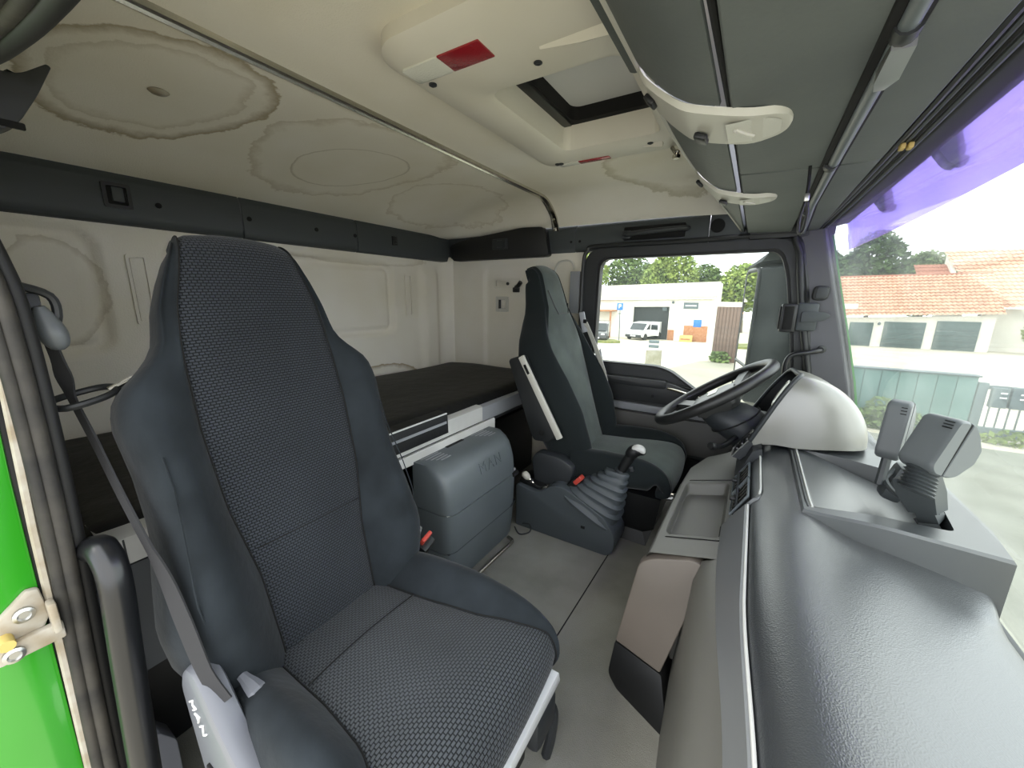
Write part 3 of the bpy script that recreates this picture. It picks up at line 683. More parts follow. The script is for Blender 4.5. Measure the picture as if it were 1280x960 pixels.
# ------------------------------------------------------------------ seats
def padded(path, y0, wt, it, bt, Tt, n_in=14, top_round=0):
    """upholstered pad swept along path [(x,z)]; returns (insert bmesh with UV, bolster shell bmesh). tables run over arc length"""
    P = [Vector((p[0], p[1])) for p in path]; s = [0]
    for a, b in zip(P, P[1:]): s.append(s[-1]+(b-a).length)
    ins, uv, shell = [], [], []
    for i, p in enumerate(P):
        t = (P[min(len(P)-1, i+1)]-P[max(0, i-1)]).normalized(); nrm = Vector((t.y, -t.x))   # points to the sitter
        w, iw, b, T = (lerp_tab(q, s[i]) for q in (wt, it, bt, Tt)); g = w-iw
        def Q(y, d): return (p.x+nrm.x*d, y0+y, p.y+nrm.y*d)
        row = []; ur = []
        for k in range(n_in+1):
            y = -iw+2*iw*k/n_in; e = abs(y)/max(iw, 1e-4)
            row.append(Q(y, .010*(1-e*e)-.004*max(0, e-.9)*10)); ur.append((y+.5, s[i]))
        ins.append(row); uv.append(ur)
        half = [(iw, -.004), (iw+.06*g, .10*b+.002), (iw+.22*g, .55*b), (iw+.45*g, .95*b), (iw+.66*g, 1.0*b), (iw+.86*g, .72*b), (iw+.98*g, .15*b-.012), (w, -.30*T), (w*.985, -.62*T), (w*.90, -.90*T), (w*.60, -T), (0, -T*1.02)]
        sm = [(v.x, v.y) for v in cr([(a, c, 0) for a, c in half], 3)]
        sec = [Q(a, c) for a, c in sm]+[Q(-a, c) for a, c in sm[::-1][1:]]
        shell.append(sec)
    A = grid(ins, uv)
    Bm = loft(shell, closed=False)
    for ring in (shell[0], shell[-1]):
        vs = [min(Bm.verts, key=lambda v: (v.co-Vector(q)).length_squared) for q in ring]
        try: Bm.faces.new(vs)
        except ValueError: pass
    return A, Bm
def arc_path(pts, k=6): return [(v.x, v.y) for v in cr([(a, b, 0) for a, b in pts], k)]

# --- passenger seat
PS = thing('passenger_seat', (-.55, -.685, 0), 'dark blue grey high back passenger seat with knitted centre, nearest the camera', 'seat')
y0 = -.682
bpath = arc_path([(-.705, .27), (-.715, .36), (-.740, .47), (-.770, .60), (-.803, .73), (-.836, .86), (-.860, .95), (-.880, 1.04), (-.895, 1.10), (-.910, 1.138), (-.940, 1.155), (-.98, 1.14)], 5)
WT = [(0, .19), (.08, .225), (.15, .255), (.22, .262), (.30, .250), (.40, .234), (.50, .236), (.58, .244), (.62, .240), (.648, .225), (.67, .203), (.69, .182), (.72, .165), (.78, .155), (.83, .138), (.88, .118), (.92, .105), (1.1, .09)]
IT = [(0, .108), (.1, .108), (.25, .114), (.40, .138), (.55, .145), (.66, .142), (.72, .138), (.78, .130), (.85, .112), (.92, .096), (1.1, .08)]
BT = [(0, .05), (.10, .060), (.2, .078), (.30, .070), (.42, .050), (.55, .036), (.64, .025), (.70, .0), (.78, -.012), (1.1, -.012)]
TT = [(0, .13), (.3, .15), (.6, .13), (.70, .11), (.80, .10), (.88, .09), (.95, .075), (1.1, .065)]
A, Bq = padded(bpath, y0, WT, IT, BT, TT)
bk = put('backrest', Bq, 'velour', PS, ang=70)
put('backrest_insert', A, 'knit_coarse', bk, ang=80)
def seam(path, y0, it, wt, sd, f, dpt, bt, name, par, mt='hole_black'):
    P = [Vector((p[0], p[1])) for p in path]; s = 0; out = []
    for i, p in enumerate(P):
        if i: s += (P[i]-P[i-1]).length
        t = (P[min(len(P)-1, i+1)]-P[max(0, i-1)]).normalized(); nrm = Vector((t.y, -t.x)); iw = lerp_tab(it, s); w = lerp_tab(wt, s); b = lerp_tab(bt, s)
        out.append((p.x+nrm.x*(dpt*b), y0+sd*(iw+f*(w-iw)), p.y+nrm.y*(dpt*b)))
    return put(name, tube(out, .0014, 6), mt, par)
for sd in (-1, 1):
    seam(bpath, y0, IT, WT, sd, .0, 0, BT, 'seam', bk)
    seam(bpath[4:23], y0, IT, WT, sd, .80, .83, BT, 'piping', bk, 'velour')
# stitched cross lines of the insert
for s_i in (14, ):
    x, z = bpath[s_i]; put('cross_seam', tube([(x+.009, y0-.112+.224*k/8, z+.0015+.012*(1-(k/4-1)**2)*0) for k in range(9)], .0012, 6), 'hole_black', bk)
cpath = arc_path([(-.80, .345), (-.70, .352), (-.60, .362), (-.50, .374), (-.40, .380), (-.335, .372), (-.287, .345), (-.270, .305), (-.285, .268), (-.33, .255)], 5)
cpath = cpath[::-1]
tot = sum((Vector(a)-Vector(b)).length for a, b in zip(cpath, cpath[1:]))
WT2 = [(0, .215), (.06, .222), (.12, .226), (.20, .232), (.35, .240), (.5, .240), (tot, .225)]
IT2 = [(0, .205), (.08, .214), (.14, .214), (.20, .180), (.28, .150), (.40, .135), (tot, .122)]
BT2 = [(0, .0), (.10, .004), (.18, .022), (.30, .046), (.45, .056), (tot, .045)]
TT2 = [(0, .025), (.06, .04), (.13, .055), (.22, .10), (.4, .12), (tot, .11)]
A, Bq = padded(cpath, y0, WT2, IT2, BT2, TT2, 18)
cu = put('cushion', Bq, 'velour', PS, ang=70)
put('cushion_insert', A, 'knit_cushion', cu, ang=80)
for sd in (-1, 1): seam(cpath, y0, IT2, WT2, sd, 0, 0, BT2, 'seam', cu)
x = -.60; put('cross_seam', tube([(x, y0-.13+.26*k/6, .362+.0085*(1-((k-3)/3)**2)+.004) for k in range(7)], .0012, 6), 'hole_black', cu)
# plastic side cover with emblem, facing the door
sc_poly = rround([(-.74, .43), (-.70, .475), (-.655, .462), (-.60, .40), (-.50, .335), (-.40, .28), (-.36, .18), (-.42, .10), (-.62, .10), (-.70, .22)], .03)
cov = put('side_cover', prism(sc_poly, 'xz', -.945, -.905, .012), 'cover_grey', PS)
put('emblem', text('MAN', .026, .0012, Matrix.Translation((-.672, -.9465, .395)) @ frame((.60, 0, -.80), (.80, 0, .60)).to_4x4(), spacing=1.15), 'emblem', cov)
put('cover_window', prism(rround([(-.652, .290), (-.628, .300), (-.555, .225), (-.505, .12), (-.555, .12), (-.615, .20)], .012), 'xz', -.9475, -.94, .002), 'white_plastic', cov)
put('cover_tab', rbox((-.668, -.950, .275), (-.650, -.944, .305), .002), 'hole_black', cov)
put('torn_bag', tube(cr([(-.66, -.885, .425), (-.625, -.88, .412), (-.595, -.875, .392), (-.572, -.868, .372), (-.562, -.865, .355)], 3), [.008, .009, .012, .014, .011, .015, .012, .016, .013, .014, .011, .009, .005], 7, flat=.6), 'cover_grey', PS, ang=10)
put('front_trim', prism([(-.66, -.02), (.02, -.02), (.02, .02), (-.66, .02)] if 0 else rround([(-.905, .235), (-.46, .235), (-.47, .268), (-.895, .255)], .006), 'yz', -.298, -.262, .006), 'white_plastic', PS)
put('pedestal', loft([[(-.70, y0-.19, 0.0), (-.33, y0-.19, 0), (-.33, y0+.19, 0), (-.70, y0+.19, 0)], [(-.70, y0-.18, .12), (-.32, y0-.18, .12), (-.32, y0+.18, .12), (-.70, y0+.18, .12)], [(-.74, y0-.20, .24), (-.29, y0-.20, .235), (-.29, y0+.20, .235), (-.74, y0+.20, .24)]]), 'black_plastic', PS)
put('height_lever', join(rbox((-.30, -.56, .14), (-.262, -.47, .225), .014), tube(cr([(-.285, -.485, .20), (-.27, -.475, .16), (-.275, -.47, .08), (-.285, -.47, .02)], 4), .012, 8)), 'dark_plastic', PS)
bu = put('buckle', obox((-.715, -.408, .352), (.030, .055, .075), frame((.8, .2, -.5), (0, 1, 0)), .008), 'black_plastic', PS)
put('buckle_button', obox((-.700, -.408, .395), (.012, .042, .020), frame((.8, .2, -.5), (0, 1, 0)), .003), 'red_button', bu)
put('buckle_stalk', tube([(-.735, -.40, .41), (-.75, -.405, .35), (-.76, -.41, .22)], .010, 8), 'silver_plastic', bu)
# belt of the passenger seat
SB = thing('seat_belt', (-.9, -.96, .4), 'grey webbing seat belt of the passenger seat hanging from the door pillar', 'seat belt')
put('belt_webbing', ribbon(cr([(-.895, -.968, .985), (-.905, -.962, .94), (-.925, -.955, .885), (-.88, -.95, .82), (-.82, -.945, .735), (-.765, -.938, .655)], 5), Vector((.5, .1, .55)), .022), 'webbing', SB)
put('belt_tail', ribbon(cr([(-.765, -.938, .655), (-.735, -.934, .610), (-.700, -.932, .545), (-.66, -.93, .475), (-.628, -.922, .43)], 5), [Vector((.55, .1+.03*i, .45)) for i in range(21)], [.022+.007*math.sin(math.pi*min(1, i/15)) for i in range(21)]), 'webbing', SB)
an_ = put('belt_anchor', join(tube(cr([(-.90, -.985, 1.06), (-.905, -.955, 1.045), (-.905, -.952, 1.015), (-.90, -.965, .985)], 4), .006, 8), rbox((-.925, -.995, .985), (-.90, -.965, 1.05), .006)), 'trim_black', SB)
put('anchor_cap', tube(cr([(-.893, -.970, 1.03), (-.895, -.966, 1.005), (-.893, -.962, .985), (-.893, -.958, .965)], 4), [.006, .008, .011, .013, .015, .016, .0165, .0165, .016, .015, .013, .010, .004], 10), 'device_grey', an_)
put('belt_guide', tube(cr([(-.915, -.985, .880), (-.885, -.970, .876), (-.885, -.925, .885), (-.905, -.905, .893), (-.935, -.92, .893), (-.940, -.965, .884)], 4, True), .0055, 8, True), 'trim_black', SB)
put('guide_pin', tube([(-.905, -.915, .892), (-.905, -.868, .912)], .005, 8), 'chrome', SB)

# --- driver seat
DS = thing('driver_seat', (-.45, .64, 0), 'worn dark green grey driver seat with folded armrest behind the steering wheel', 'seat')
y1 = .645
dpath = arc_path([(-.575, .30), (-.60, .38), (-.645, .50), (-.692, .63), (-.735, .75), (-.772, .87), (-.80, .97), (-.823, 1.05), (-.842, 1.11), (-.862, 1.158), (-.90, 1.187), (-.945, 1.178)], 5)
WTd = [(0, .20), (.10, .225), (.25, .250), (.40, .245), (.55, .225), (.62, .205), (.68, .165), (.74, .130), (.80, .122), (.88, .115), (1.1, .085)]
ITd = [(0, .13), (.1, .13), (.25, .15), (.40, .175), (.55, .188), (.62, .172), (.68, .142), (.74, .110), (.82, .102), (.88, .092), (1.1, .062)]
BTd = [(0, .05), (.10, .065), (.25, .080), (.40, .060), (.55, .020), (.66, .0), (.74, -.012), (1.1, -.012)]
TTd = [(0, .15), (.3, .19), (.55, .18), (.70, .15), (.78, .125), (.85, .11), (.91, .09), (1.1, .07)]
A, Bq = padded(dpath, y1, WTd, ITd, BTd, TTd)
bk = put('backrest', Bq, 'driver_velour', DS, ang=70)
put('backrest_insert', A, 'driver_cloth', bk, ang=80)
for sd in (-1, 1): seam(dpath, y1, ITd, WTd, sd, 0, 0, BTd, 'seam', bk)
hsx = lambda z: -.782-.27*(z-.90)
put('headrest_seam', tube([(hsx(1.09)+.012, y1-.095, 1.08), (hsx(1.0)+.013, y1-.075, 1.01), (hsx(.96)+.016, y1-.055, .972), (hsx(.965)+.018, y1+.055, .972), (hsx(1.0)+.013, y1+.078, 1.02)], .0025, 6), 'trim_black', bk)
cp = arc_path([(-.62, .355), (-.55, .360), (-.45, .366), (-.35, .374), (-.27, .372), (-.222, .352), (-.200, .312), (-.205, .265), (-.25, .245)], 5)[::-1]
tot = sum((Vector(a)-Vector(b)).length for a, b in zip(cp, cp[1:]))
A, Bq = padded(cp, y1, [(0, .20), (.12, .215), (.3, .245), (tot, .235)], [(0, .185), (.14, .185), (.22, .16), (.35, .14), (tot, .13)], [(0, .0), (.12, .002), (.25, .03), (.4, .04), (tot, .035)],
    [(0, .03), (.1, .06), (.2, .11), (tot, .12)], 16)
cu = put('cushion', Bq, 'driver_velour', DS, ang=70)
put('cushion_insert', A, 'driver_cloth', cu, ang=80)
arm = put('armrest', prism(rround([(-.915, .775), (-.845, .80), (-.66, .465), (-.70, .425), (-.775, .42), (-.79, .445)], .018), 'xz', .355, .405, .010), 'trim_black', DS)
put('armrest_rail', obox((-.745, .352, .625), (.395, .016, .028), frame((.50, 0, -.865), (0, 1, 0)), .004), 'lamp_grey', arm)
put('armrest_stud', lathe([(.012, 0), (.012, .004), (.006, .006)], (-.735, .355, .465), (0, -1, 0), 12), 'hole_black', arm)
put('rail_slot', obox((-.812, .346, .742), (.045, .010, .012), frame((.50, 0, -.865), (0, 1, 0)), .002), 'hole_black', arm)
hub = put('side_hub', prism(rround([(-.80, .32), (-.77, .36), (-.66, .36), (-.585, .325), (-.60, .24), (-.66, .19), (-.78, .20)], .03), 'xz', .375, .44, .016), 'dark_plastic', DS)
put('hub_skirt', prism(rround([(-.78, .20), (-.62, .24), (-.585, .27), (-.40, .215), (-.40, .15), (-.76, .12)], .015), 'xz', .385, .44, .010), 'dark_plastic', DS)
bu = put('buckle', obox((-.575, .372, .262), (.034, .04, .065), frame((.6, 0, -.6), (0, 1, 0)), .008), 'black_plastic', DS)
put('buckle_button', obox((-.555, .362, .285), (.020, .034, .045), frame((.75, 0, -.65), (0, 1, 0)), .004), 'red_button', bu)
put('pedestal', loft([[(-.62, y1-.17, 0), (-.28, y1-.17, 0), (-.28, y1+.17, 0), (-.62, y1+.17, 0)], [(-.60, y1-.15, .05), (-.30, y1-.15, .05), (-.30, y1+.15, .05), (-.60, y1+.15, .05)], [(-.62, y1-.19, .10), (-.25, y1-.19, .10), (-.25, y1+.19, .10), (-.62, y1+.19, .10)], [(-.64, y1-.21, .25), (-.23, y1-.21, .25), (-.23, y1+.21, .25), (-.64, y1+.21, .25)]]), 'black_plastic', DS)
put('seat_lever', join(tube([(-.225, y1-.16, .24), (-.19, y1-.16, .25)], .012, 8), obox((-.185, y1-.15, .235), (.02, .05, .05), None, .008)), 'steel', DS)
gd = put('belt_guide', obox((-.745, .815, .925), (.028, .016, .105), frame((1, .2, .25), (0, 1, 0)), .004), 'silver_plastic', DS)
put('guide_slot', obox((-.731, .802, .930), (.020, .010, .020), None, .003), 'hole_black', gd)
put('belt_webbing', ribbon(cr([(-.728, .80, .925), (-.69, .835, .82), (-.635, .865, .66), (-.61, .885, .50), (-.60, .89, .38)], 5), Vector((.8, -.3, .2)), .026), 'lamp_grey', gd)
put('seat_bracket', prism([(-.70, .74), (-.665, .79), (-.62, .60), (-.60, .46), (-.65, .46)], 'xz', .868, .88, .004), 'silver_plastic', DS)
# ------------------------------------------------------------------ bunk
BK = thing('sleeper_bunk', (-1.4, 0, .3), 'sleeper bunk base with silver front rail behind the seats', 'bunk')
put('bunk_base', rbox((-1.785, -.99, .46), (-1.02, .985, .555), .006), 'dark_plastic', BK)
def railx(y): return -.982
def rail(yA, yB, dz0, dz1, dx, nm, mt):
    put(nm, loft([[(railx(y)+dx, y, .505+dz0), (railx(y)+dx+.012, y, .511+dz0), (railx(y)+dx+.012, y, .580+dz1), (railx(y)+dx, y, .586+dz1), (railx(y)+dx-.10, y, .586+dz1), (railx(y)+dx-.10, y, .505+dz0)] for y in (yA, yB)]), mt, BK)
rail(-.955, -.36, .028, .014, 0, 'front_rail', 'bunk_rail')
rail(-.36, .235, -.0, -.006, 0, 'front_rail', 'bunk_rail')
rail(.237, .97, -.008, -.012, -.006, 'front_rail', 'silver_plastic')
put('lower_ledge', loft([[(railx(y)+.012, y, .508), (railx(y)+.030, y, .512), (railx(y)+.034, y, .506), (railx(y)+.034, y, .460+.03*(.30-y)), (railx(y)+.024, y, .456+.03*(.30-y)), (railx(y)+.012, y, .47)] for y in (-.45, .30)]), 'bunk_rail', BK)
put('rail_end', prism(rround([(-.99, .605), (-.955, .60), (-.955, .53), (-.965, .555), (-.99, .575)], .006), 'yz', -.982, -.968, .004), 'bunk_rail', BK)
put('rail_joint', rbox((-.972, -.930, .535), (-.9685, -.927, .592), .0005), 'dark_plastic', BK)
put('bunk_front_panel', loft([[(-.965, -.985, .30), (-.965, -.25, .30), (-.98, -.25, .53), (-.98, -.985, .53)], [(-.985, -.985, .30), (-.985, -.25, .30), (-1.0, -.25, .53), (-1.0, -.985, .53)]]), 'bunk_panel', BK)
put('under_box', rbox((-1.40, -.985, .0), (-1.06, -.35, .25), .01), 'black_plastic', BK)
put('under_box', rbox((-1.40, .30, .0), (-1.10, .95, .40), .01), 'black_plastic', BK)
for y, z in ((-.86, .205), (-.80, .17), (-.72, .215), (-.69, .15)):
    put('bracket', join(obox((-1.05, y, z), (.03, .04, .03), None, .006), tube([(-1.05, y, z), (-1.02, y+.05, z-.02)], .008, 6)), 'dark_plastic', BK)
mt_rows = []
def mtz(x, y):
    e = min(1, min(x+1.80, -.992-x)/.05); e = max(0, e); f = max(0, min(1, min(y+.985, .985-y)/.05))
    return .560+.050*math.sqrt(max(0, 1-(1-e)**2))*math.sqrt(max(0, 1-(1-f)**2))+.006*math.sin(5*y+3*x)+.004*math.sin(11*x)
rows = []
for i in range(61):
    y = -.985+1.97*i/60; xf_ = -.992
    rows.append([(-1.80+(xf_+1.80)*k/30, y, mtz(-1.80+(xf_+1.80)*k/30, y)) for k in range(31)])
mtr = put('mattress', join(grid(rows), rbox((-1.79, -.98, .556), (-1.0, .98, .575), .005)), 'bunk_vinyl', ang=80)
tag(mtr, 'black vinyl covered mattress lying on the sleeper bunk', 'mattress')
fp = put('hanging_flap', loft([[(railx(y)-.03, y, .613), (railx(y)+.012, y, .611), (railx(y)+.021, y, .598), (railx(y)+.023, y, .530), (railx(y)+.014, y, .530), (railx(y)+.013, y, .59), (railx(y)-.03, y, .60)] for y in (-.45, -.2, -.04, -.006)]), 'bunk_vinyl', mtr)
put('flap_piping', tube([(railx(y)+.018, y, .608) for y in (-.45, -.2, -.04, -.008)], .003, 6), 'white_plastic', fp)
put('flap_strip', loft([[(railx(y)+.0225, y, .580), (railx(y)+.024, y, .580), (railx(y)+.024, y, .570), (railx(y)+.0225, y, .570)] for y in (-.45, -.2, -.03, -.016)]), 'silver_plastic', fp)

# ------------------------------------------------------------------ storage box between the seats
SX = thing('storage_box', (-.9, .02, 0), 'grey plastic storage box standing on the floor between the seats', 'storage box')
def bsec(y, inset):
    p = [(-1.02, .02), (-.815+inset*.2, .02), (-.800-inset*.3, .10), (-.792-inset, .31), (-.800-inset, .42), (-.822-inset, .475), (-.850-inset, .498), (-.90, .505-inset*.3), (-1.0, .475-inset*.3), (-1.02, .45)]
    return [(a, y, b) for a, b in p]
def cutsec(y, ins, z0, z1):
    """profile clipped to a height band"""
    prof_ = [(-.812, .02), (-.800, .10), (-.794, .20), (-.790, .31), (-.796, .385), (-.812, .438), (-.838, .472), (-.868, .487)]
    q = [(a-ins, b) for a, b in prof_]
    out = [(lerp_tab([(b, a) for a, b in q], z), z) for z in [z0+(z1-z0)*k/8 for k in range(9)]]
    return [(a, y, b) for a, b in out]+[(-.955, y, z1), (-.955, y, z0)]
ybx = [(-.205, .040), (-.200, .020), (-.188, .006), (-.165, 0), (.05, 0), (.19, 0), (.225, .006), (.245, .020), (.252, .040)]
put('box_base', loft([cutsec(y, i, .02, .162) for y, i in ybx]), 'grey_plastic', SX, ang=50)
put('box_door', loft([cutsec(y, i, .166, .312) for y, i in ybx]), 'grey_plastic', SX, ang=50)
lid = put('box_lid', loft([cutsec(y, i+.001, .316, .484) for y, i in ybx]), 'grey_plastic', SX, ang=50)
for z in (.164, .314):
    put('joint', loft([[(a-.002, y, z-.004), (a-.002, y, z+.004), (-.95, y, z+.004), (-.95, y, z-.004)] for y, a in ((-.195, -.806), (-.165, -.795), (.22, -.795), (.255, -.806))]), 'bright_edge' if z > .3 else 'dark_plastic', SX)
put('box_latch', rbox((-.80, .205, .300), (-.784, .245, .318), .003), 'hole_black', SX)
put('emblem', text('MAN', .060, .0012, Matrix.Translation((-.8035, .06, .415)) @ frame((0, 1, 0), (-.30, 0, .95)).to_4x4(), spacing=1.25), 'grey_plastic', lid)
for k in range(5):
    for ya, yb in ((-.18, -.05), (.11, .24)):
        put('vent_slot', rbox((-.942+.015*k, ya+.01*k, .4825), (-.936+.015*k, yb-.04, .4855), .0008), 'silver_plastic', lid)
put('hinge_gap', rbox((-.955, -.04, .4800), (-.935, .06, .4860), .001), 'hole_black', lid)
cb = put('floor_bar', tube(cr([(-.775, -.12, .018), (-.770, .06, .020), (-.766, .15, .022), (-.772, .172, .022), (-.800, .185, .020)], 5), .0075, 10), 'chrome')
tag(cb, 'thin polished metal bar on the floor in front of the storage box', 'bar')

# ------------------------------------------------------------------ gear console
GC = thing('gear_console', (-.6, .38, 0), 'grey console with ribbed gear lever gaiter beside the driver seat', 'gear console')
cpoly = rround([(-.84, .0), (-.40, .0), (-.375, .03), (-.372, .10), (-.42, .165), (-.52, .215), (-.60, .252), (-.66, .250), (-.71, .205), (-.76, .195), (-.84, .215)], [.01, .03, .03, .04, .02, .02, .03, .03, .03, .03, .02])
body = put('console_body', prism(cpoly, 'xz', .315, .47, .022, 3), 'grey_plastic_dark', GC)
put('body_slot', rbox((-.518, .3125, .092), (-.500, .318, .104), .001), 'hole_black', body)
put('switch_panel', obox((-.77, .39, .212), (.13, .11, .020), frame((1, 0, -.12), (0, 1, 0)), .004), 'black_plastic', GC)
for i in range(3):
    put('panel_mark', obox((-.805+.03*i, .36+.012*i, .2235-.0035*i), (.018, .022, .002), frame((1, 0, -.12), (0, 1, 0)), .0008), 'silver_plastic', GC)
hbk = put('parking_brake_lever', tube([(-.745, .352, .195), (-.795, .340, .245)], .007, 10), 'chrome', GC)
put('brake_knob', lathe([(.009, -.01), (.015, 0), (.017, .012), (.015, .024), (.007, .032), (0, .034)], (-.793, .340, .242), (-.68, -.16, .70), 14), 'lamp_grey', hbk)
put('brake_collar', lathe([(.008, 0), (.018, .004), (.018, .008), (.008, .012)], (-.775, .345, .222), (-.68, -.16, .70), 14), 'black_plastic', hbk)
put('brake_gate', obox((-.705, .350, .212), (.035, .035, .02), frame((1, 0, .5), (0, 1, 0)), .004), 'chrome', GC)
# gaiter: stacked ribs from a sloped oblong base up to the lever
gsecs = []
B0, B1 = Vector((-.505, .395, .165)), Vector((-.405, .405, .335)); sl0 = frame((1, 0, -.50), (0, 1, 0)); 
steps = 7
for k in range(steps):
    t0 = k/(steps-1); c = B0.lerp(B1, t0**.9); s = 1-.70*t0**.85
    a, b = .128*s+.012, .082*s+.010; sl = frame((1, 0, -.50+.45*t0), (0, 1, 0))
    for f, dz in ((1.0, -.006), (1.03, .006), (.90, .016)):
        ring_ = []
        for j in range(28):
            th = 2*math.pi*j/28; cx, cy = math.cos(th), math.sin(th)
            rx = a*f*math.copysign(abs(cx)**.62, cx); ry = b*f*math.copysign(abs(cy)**.62, cy)
            ring_.append(c+sl @ Vector((rx, ry, dz)))
        gsecs.append(ring_)
put('gaiter', loft(gsecs), 'grey_plastic_dark', GC, ang=40)
lv = put('gear_lever', tube(cr([(-.405, .405, .32), (-.385, .408, .36), (-.355, .412, .43)], 4), [.024, .022, .020, .019, .019, .020, .020, .021, .022], 14), 'black_plastic', GC)
put('lever_collar', lathe([(.030, -.03), (.036, -.01), (.034, .01), (.026, .02), (.028, .03), (.022, .036)], (-.402, .405, .322), (.42, .06, .9), 16), 'dark_plastic', lv)
put('lever_knob', tube(cr([(-.362, .411, .42), (-.350, .412, .440), (-.335, .413, .452), (-.315, .413, .448), (-.305, .413, .438)], 4), [.020, .022, .024, .025, .026, .026, .026, .025, .025, .025, .024, .023, .021, .018, .014, .010, .004], 14), 'black_plastic', lv)
put('knob_cap', tube(cr([(-.358, .405, .443), (-.340, .405, .462), (-.318, .405, .462), (-.303, .405, .447)], 4), [.006, .010, .013, .015, .016, .017, .018, .018, .018, .017, .015, .010, .005], 12, flat=.8), 'bright_edge', lv)
put('lever_switch', obox((-.345, .392, .375), (.016, .012, .022), frame((.9, 0, .3), (0, 1, 0)), .003), 'dark_plastic', lv)
put('cable_loop', tube(cr([(-.83, .29, .004), (-.78, .25, .006), (-.74, .27, .02), (-.76, .305, .03), (-.80, .31, .02)], 5), .003, 6), 'dark_plastic', GC)
# ------------------------------------------------------------------ dashboard
DB = thing('dashboard', (.15, 0, 0), 'long grey dashboard with grained pad, centre tray and instrument hood', 'dashboard')
def dx0(y): return .046+.020*sst(-.35, -.75, y)
pad_p = [(.0, .500), (.006, .522), (.018, .541), (.040, .556), (.07, .564), (.105, .565), (.15, .559), (.20, .547), (.26, .530), (.32, .511), (.37, .492), (.405, .468), (.42, .42)]
pad_c = [(.0, .500), (.006, .520), (.018, .537), (.040, .552), (.07, .562), (.090, .567), (.115, .566), (.20, .535), (.26, .530), (.32, .53), (.37, .53), (.405, .53), (.42, .42)]
pc1 = cr([(a, b, 0) for a, b in pad_p], 4); pc2 = cr([(a, b, 0) for a, b in pad_c], 4)
rows = []
for i in range(101):
    y = -.97+1.93*i/100; c = sst(-.16, -.02, y)
    rows.append([(dx0(y)+p.x*(1-c)+q.x*c, y, p.y*(1-c)+q.y*c) for p, q in zip(pc1, pc2)])
put('top_pad', grid(rows), 'dash_pad', DB, ang=80)
rows = []
for i in range(41):
    y = -.97+.985*i/40; x = dx0(y); L = x-.022-.028*sst(-.6, -.1, y)
    rows.append([(L-.002, y, .440), (L, y, .446), (L+(x-L)*.5, y, .490), (x-.006, y, .521), (x+.001, y, .5225)])
put('front_strip', grid(rows), 'dash_strip', DB, ang=40)
put('strip_edge', tube([(dx0(y)+.001, y, .522) for y in yrow(-.97, .015, 30)], .0028, 8), 'bright_edge', DB)
put('strip_joint', tube([(r[0][0], r[0][1], r[0][2]-.002) for r in rows], .0025, 6), 'hole_black', DB)
# lower passenger knee panel
def knee(y):
    b = .03*sst(-.6, -.1, y)
    return [(.024-b, y, .442), (-.006-b, y, .425), (-.020-b, y, .38), (-.030-b, y, .25), (-.045-b, y, .10), (-.05-b, y, .0), (.30, y, .0), (.30, y, .44)]
put('knee_panel', loft([knee(y) for y in yrow(-.97, -.15, 12)]), 'dash_grey', DB, ang=50)
# centre console that stands out towards the seats
cons = rround([(-.172, .375), (-.160, .402), (.02, .450), (.10, .450), (.10, .10), (-.212, .10)], [.02, .025, .01, 0, 0, .01])
put('console_core', prism([(-.205, .10), (-.166, .335), (-.150, .345), (.008, .385), (.10, .385), (.10, .10)], 'xz', -.140, .45, 0), 'dash_grey', DB)
cp_ = rround([(-.178, .372), (-.150, .392), (-.055, .425), (-.024, .415), (-.040, .33), (-.092, .132), (-.215, .132)], [.02, .02, .03, .03, .1, .005, .01])
def lean(bm):
    for v in bm.verts:
        x, y, z = v.co; v.co.y = y-max(0, (.40-z)/.40)*(.055+.45*max(0, x+.205))*(1 if y < -.12 else 0)
    return bm
put('console_end_panel', lean(prism(cp_, 'xz', -.160, -.125, .010, 3)), 'dash_brown', DB)
put('console_kick_panel', lean(prism(rround([(-.216, .128), (-.088, .128), (-.055, .0), (-.20, .0), (-.226, .03)], [.005, .005, .005, .01, .02]), 'xz', -.158, .40, .006)), 'black_plastic', DB)
# tray with a sunken floor
def xl(y): return lerp_tab([(-.16, -.168), (.08, -.164), (.30, -.158), (.47, -.146), (.62, -.10), (.78, -.042)], y)
def trz(a, y):
    z = .400+.046*a; s = max(sdr(a, y/.35, .16, -.045/.35, .92, .31/.35, .08), -9)
    z -= .040*sst(.012, -.028, s); z -= .03*sst(.05, .0, a); z -= .25*sst(.60, .80, y)**2*(1-a)
    return z
at = [0, .01, .02, .035, .06]+[.08+.008*k for k in range(18)]+[.24+.06*k for k in range(10)]+[.84+.008*k for k in range(16)]+[.98, 1.0]
at = sorted(set(round(a, 4) for a in at)); yt = sorted(set([round(-.150+.004*k, 4) for k in range(50)]+[round(.05+.02*k, 4) for k in range(11)]+[round(.26+.004*k, 4) for k in range(26)]+[round(.37+.02*k, 4) for k in range(22)]))
rows = [[(xl(y)+(.012-xl(y))*a, y, trz(a, y)) for a in at] for y in yt]
put('tray', grid(rows), 'dash_grey', DB, ang=60)
put('tray_joint', tube([(xl(-.065)+(.012-xl(-.065))*a, -.066, trz(a, -.12)+.0005) for a in (0.02, .2, .4, .6, .8, 1)], .0018, 6), 'hole_black', DB)
put('tray_joint', tube([(xl(.335)+(.012-xl(.335))*a, .336, trz(a, .36)+.0005) for a in (0.02, .2, .4, .6, .8, 1)], .0018, 6), 'hole_black', DB)
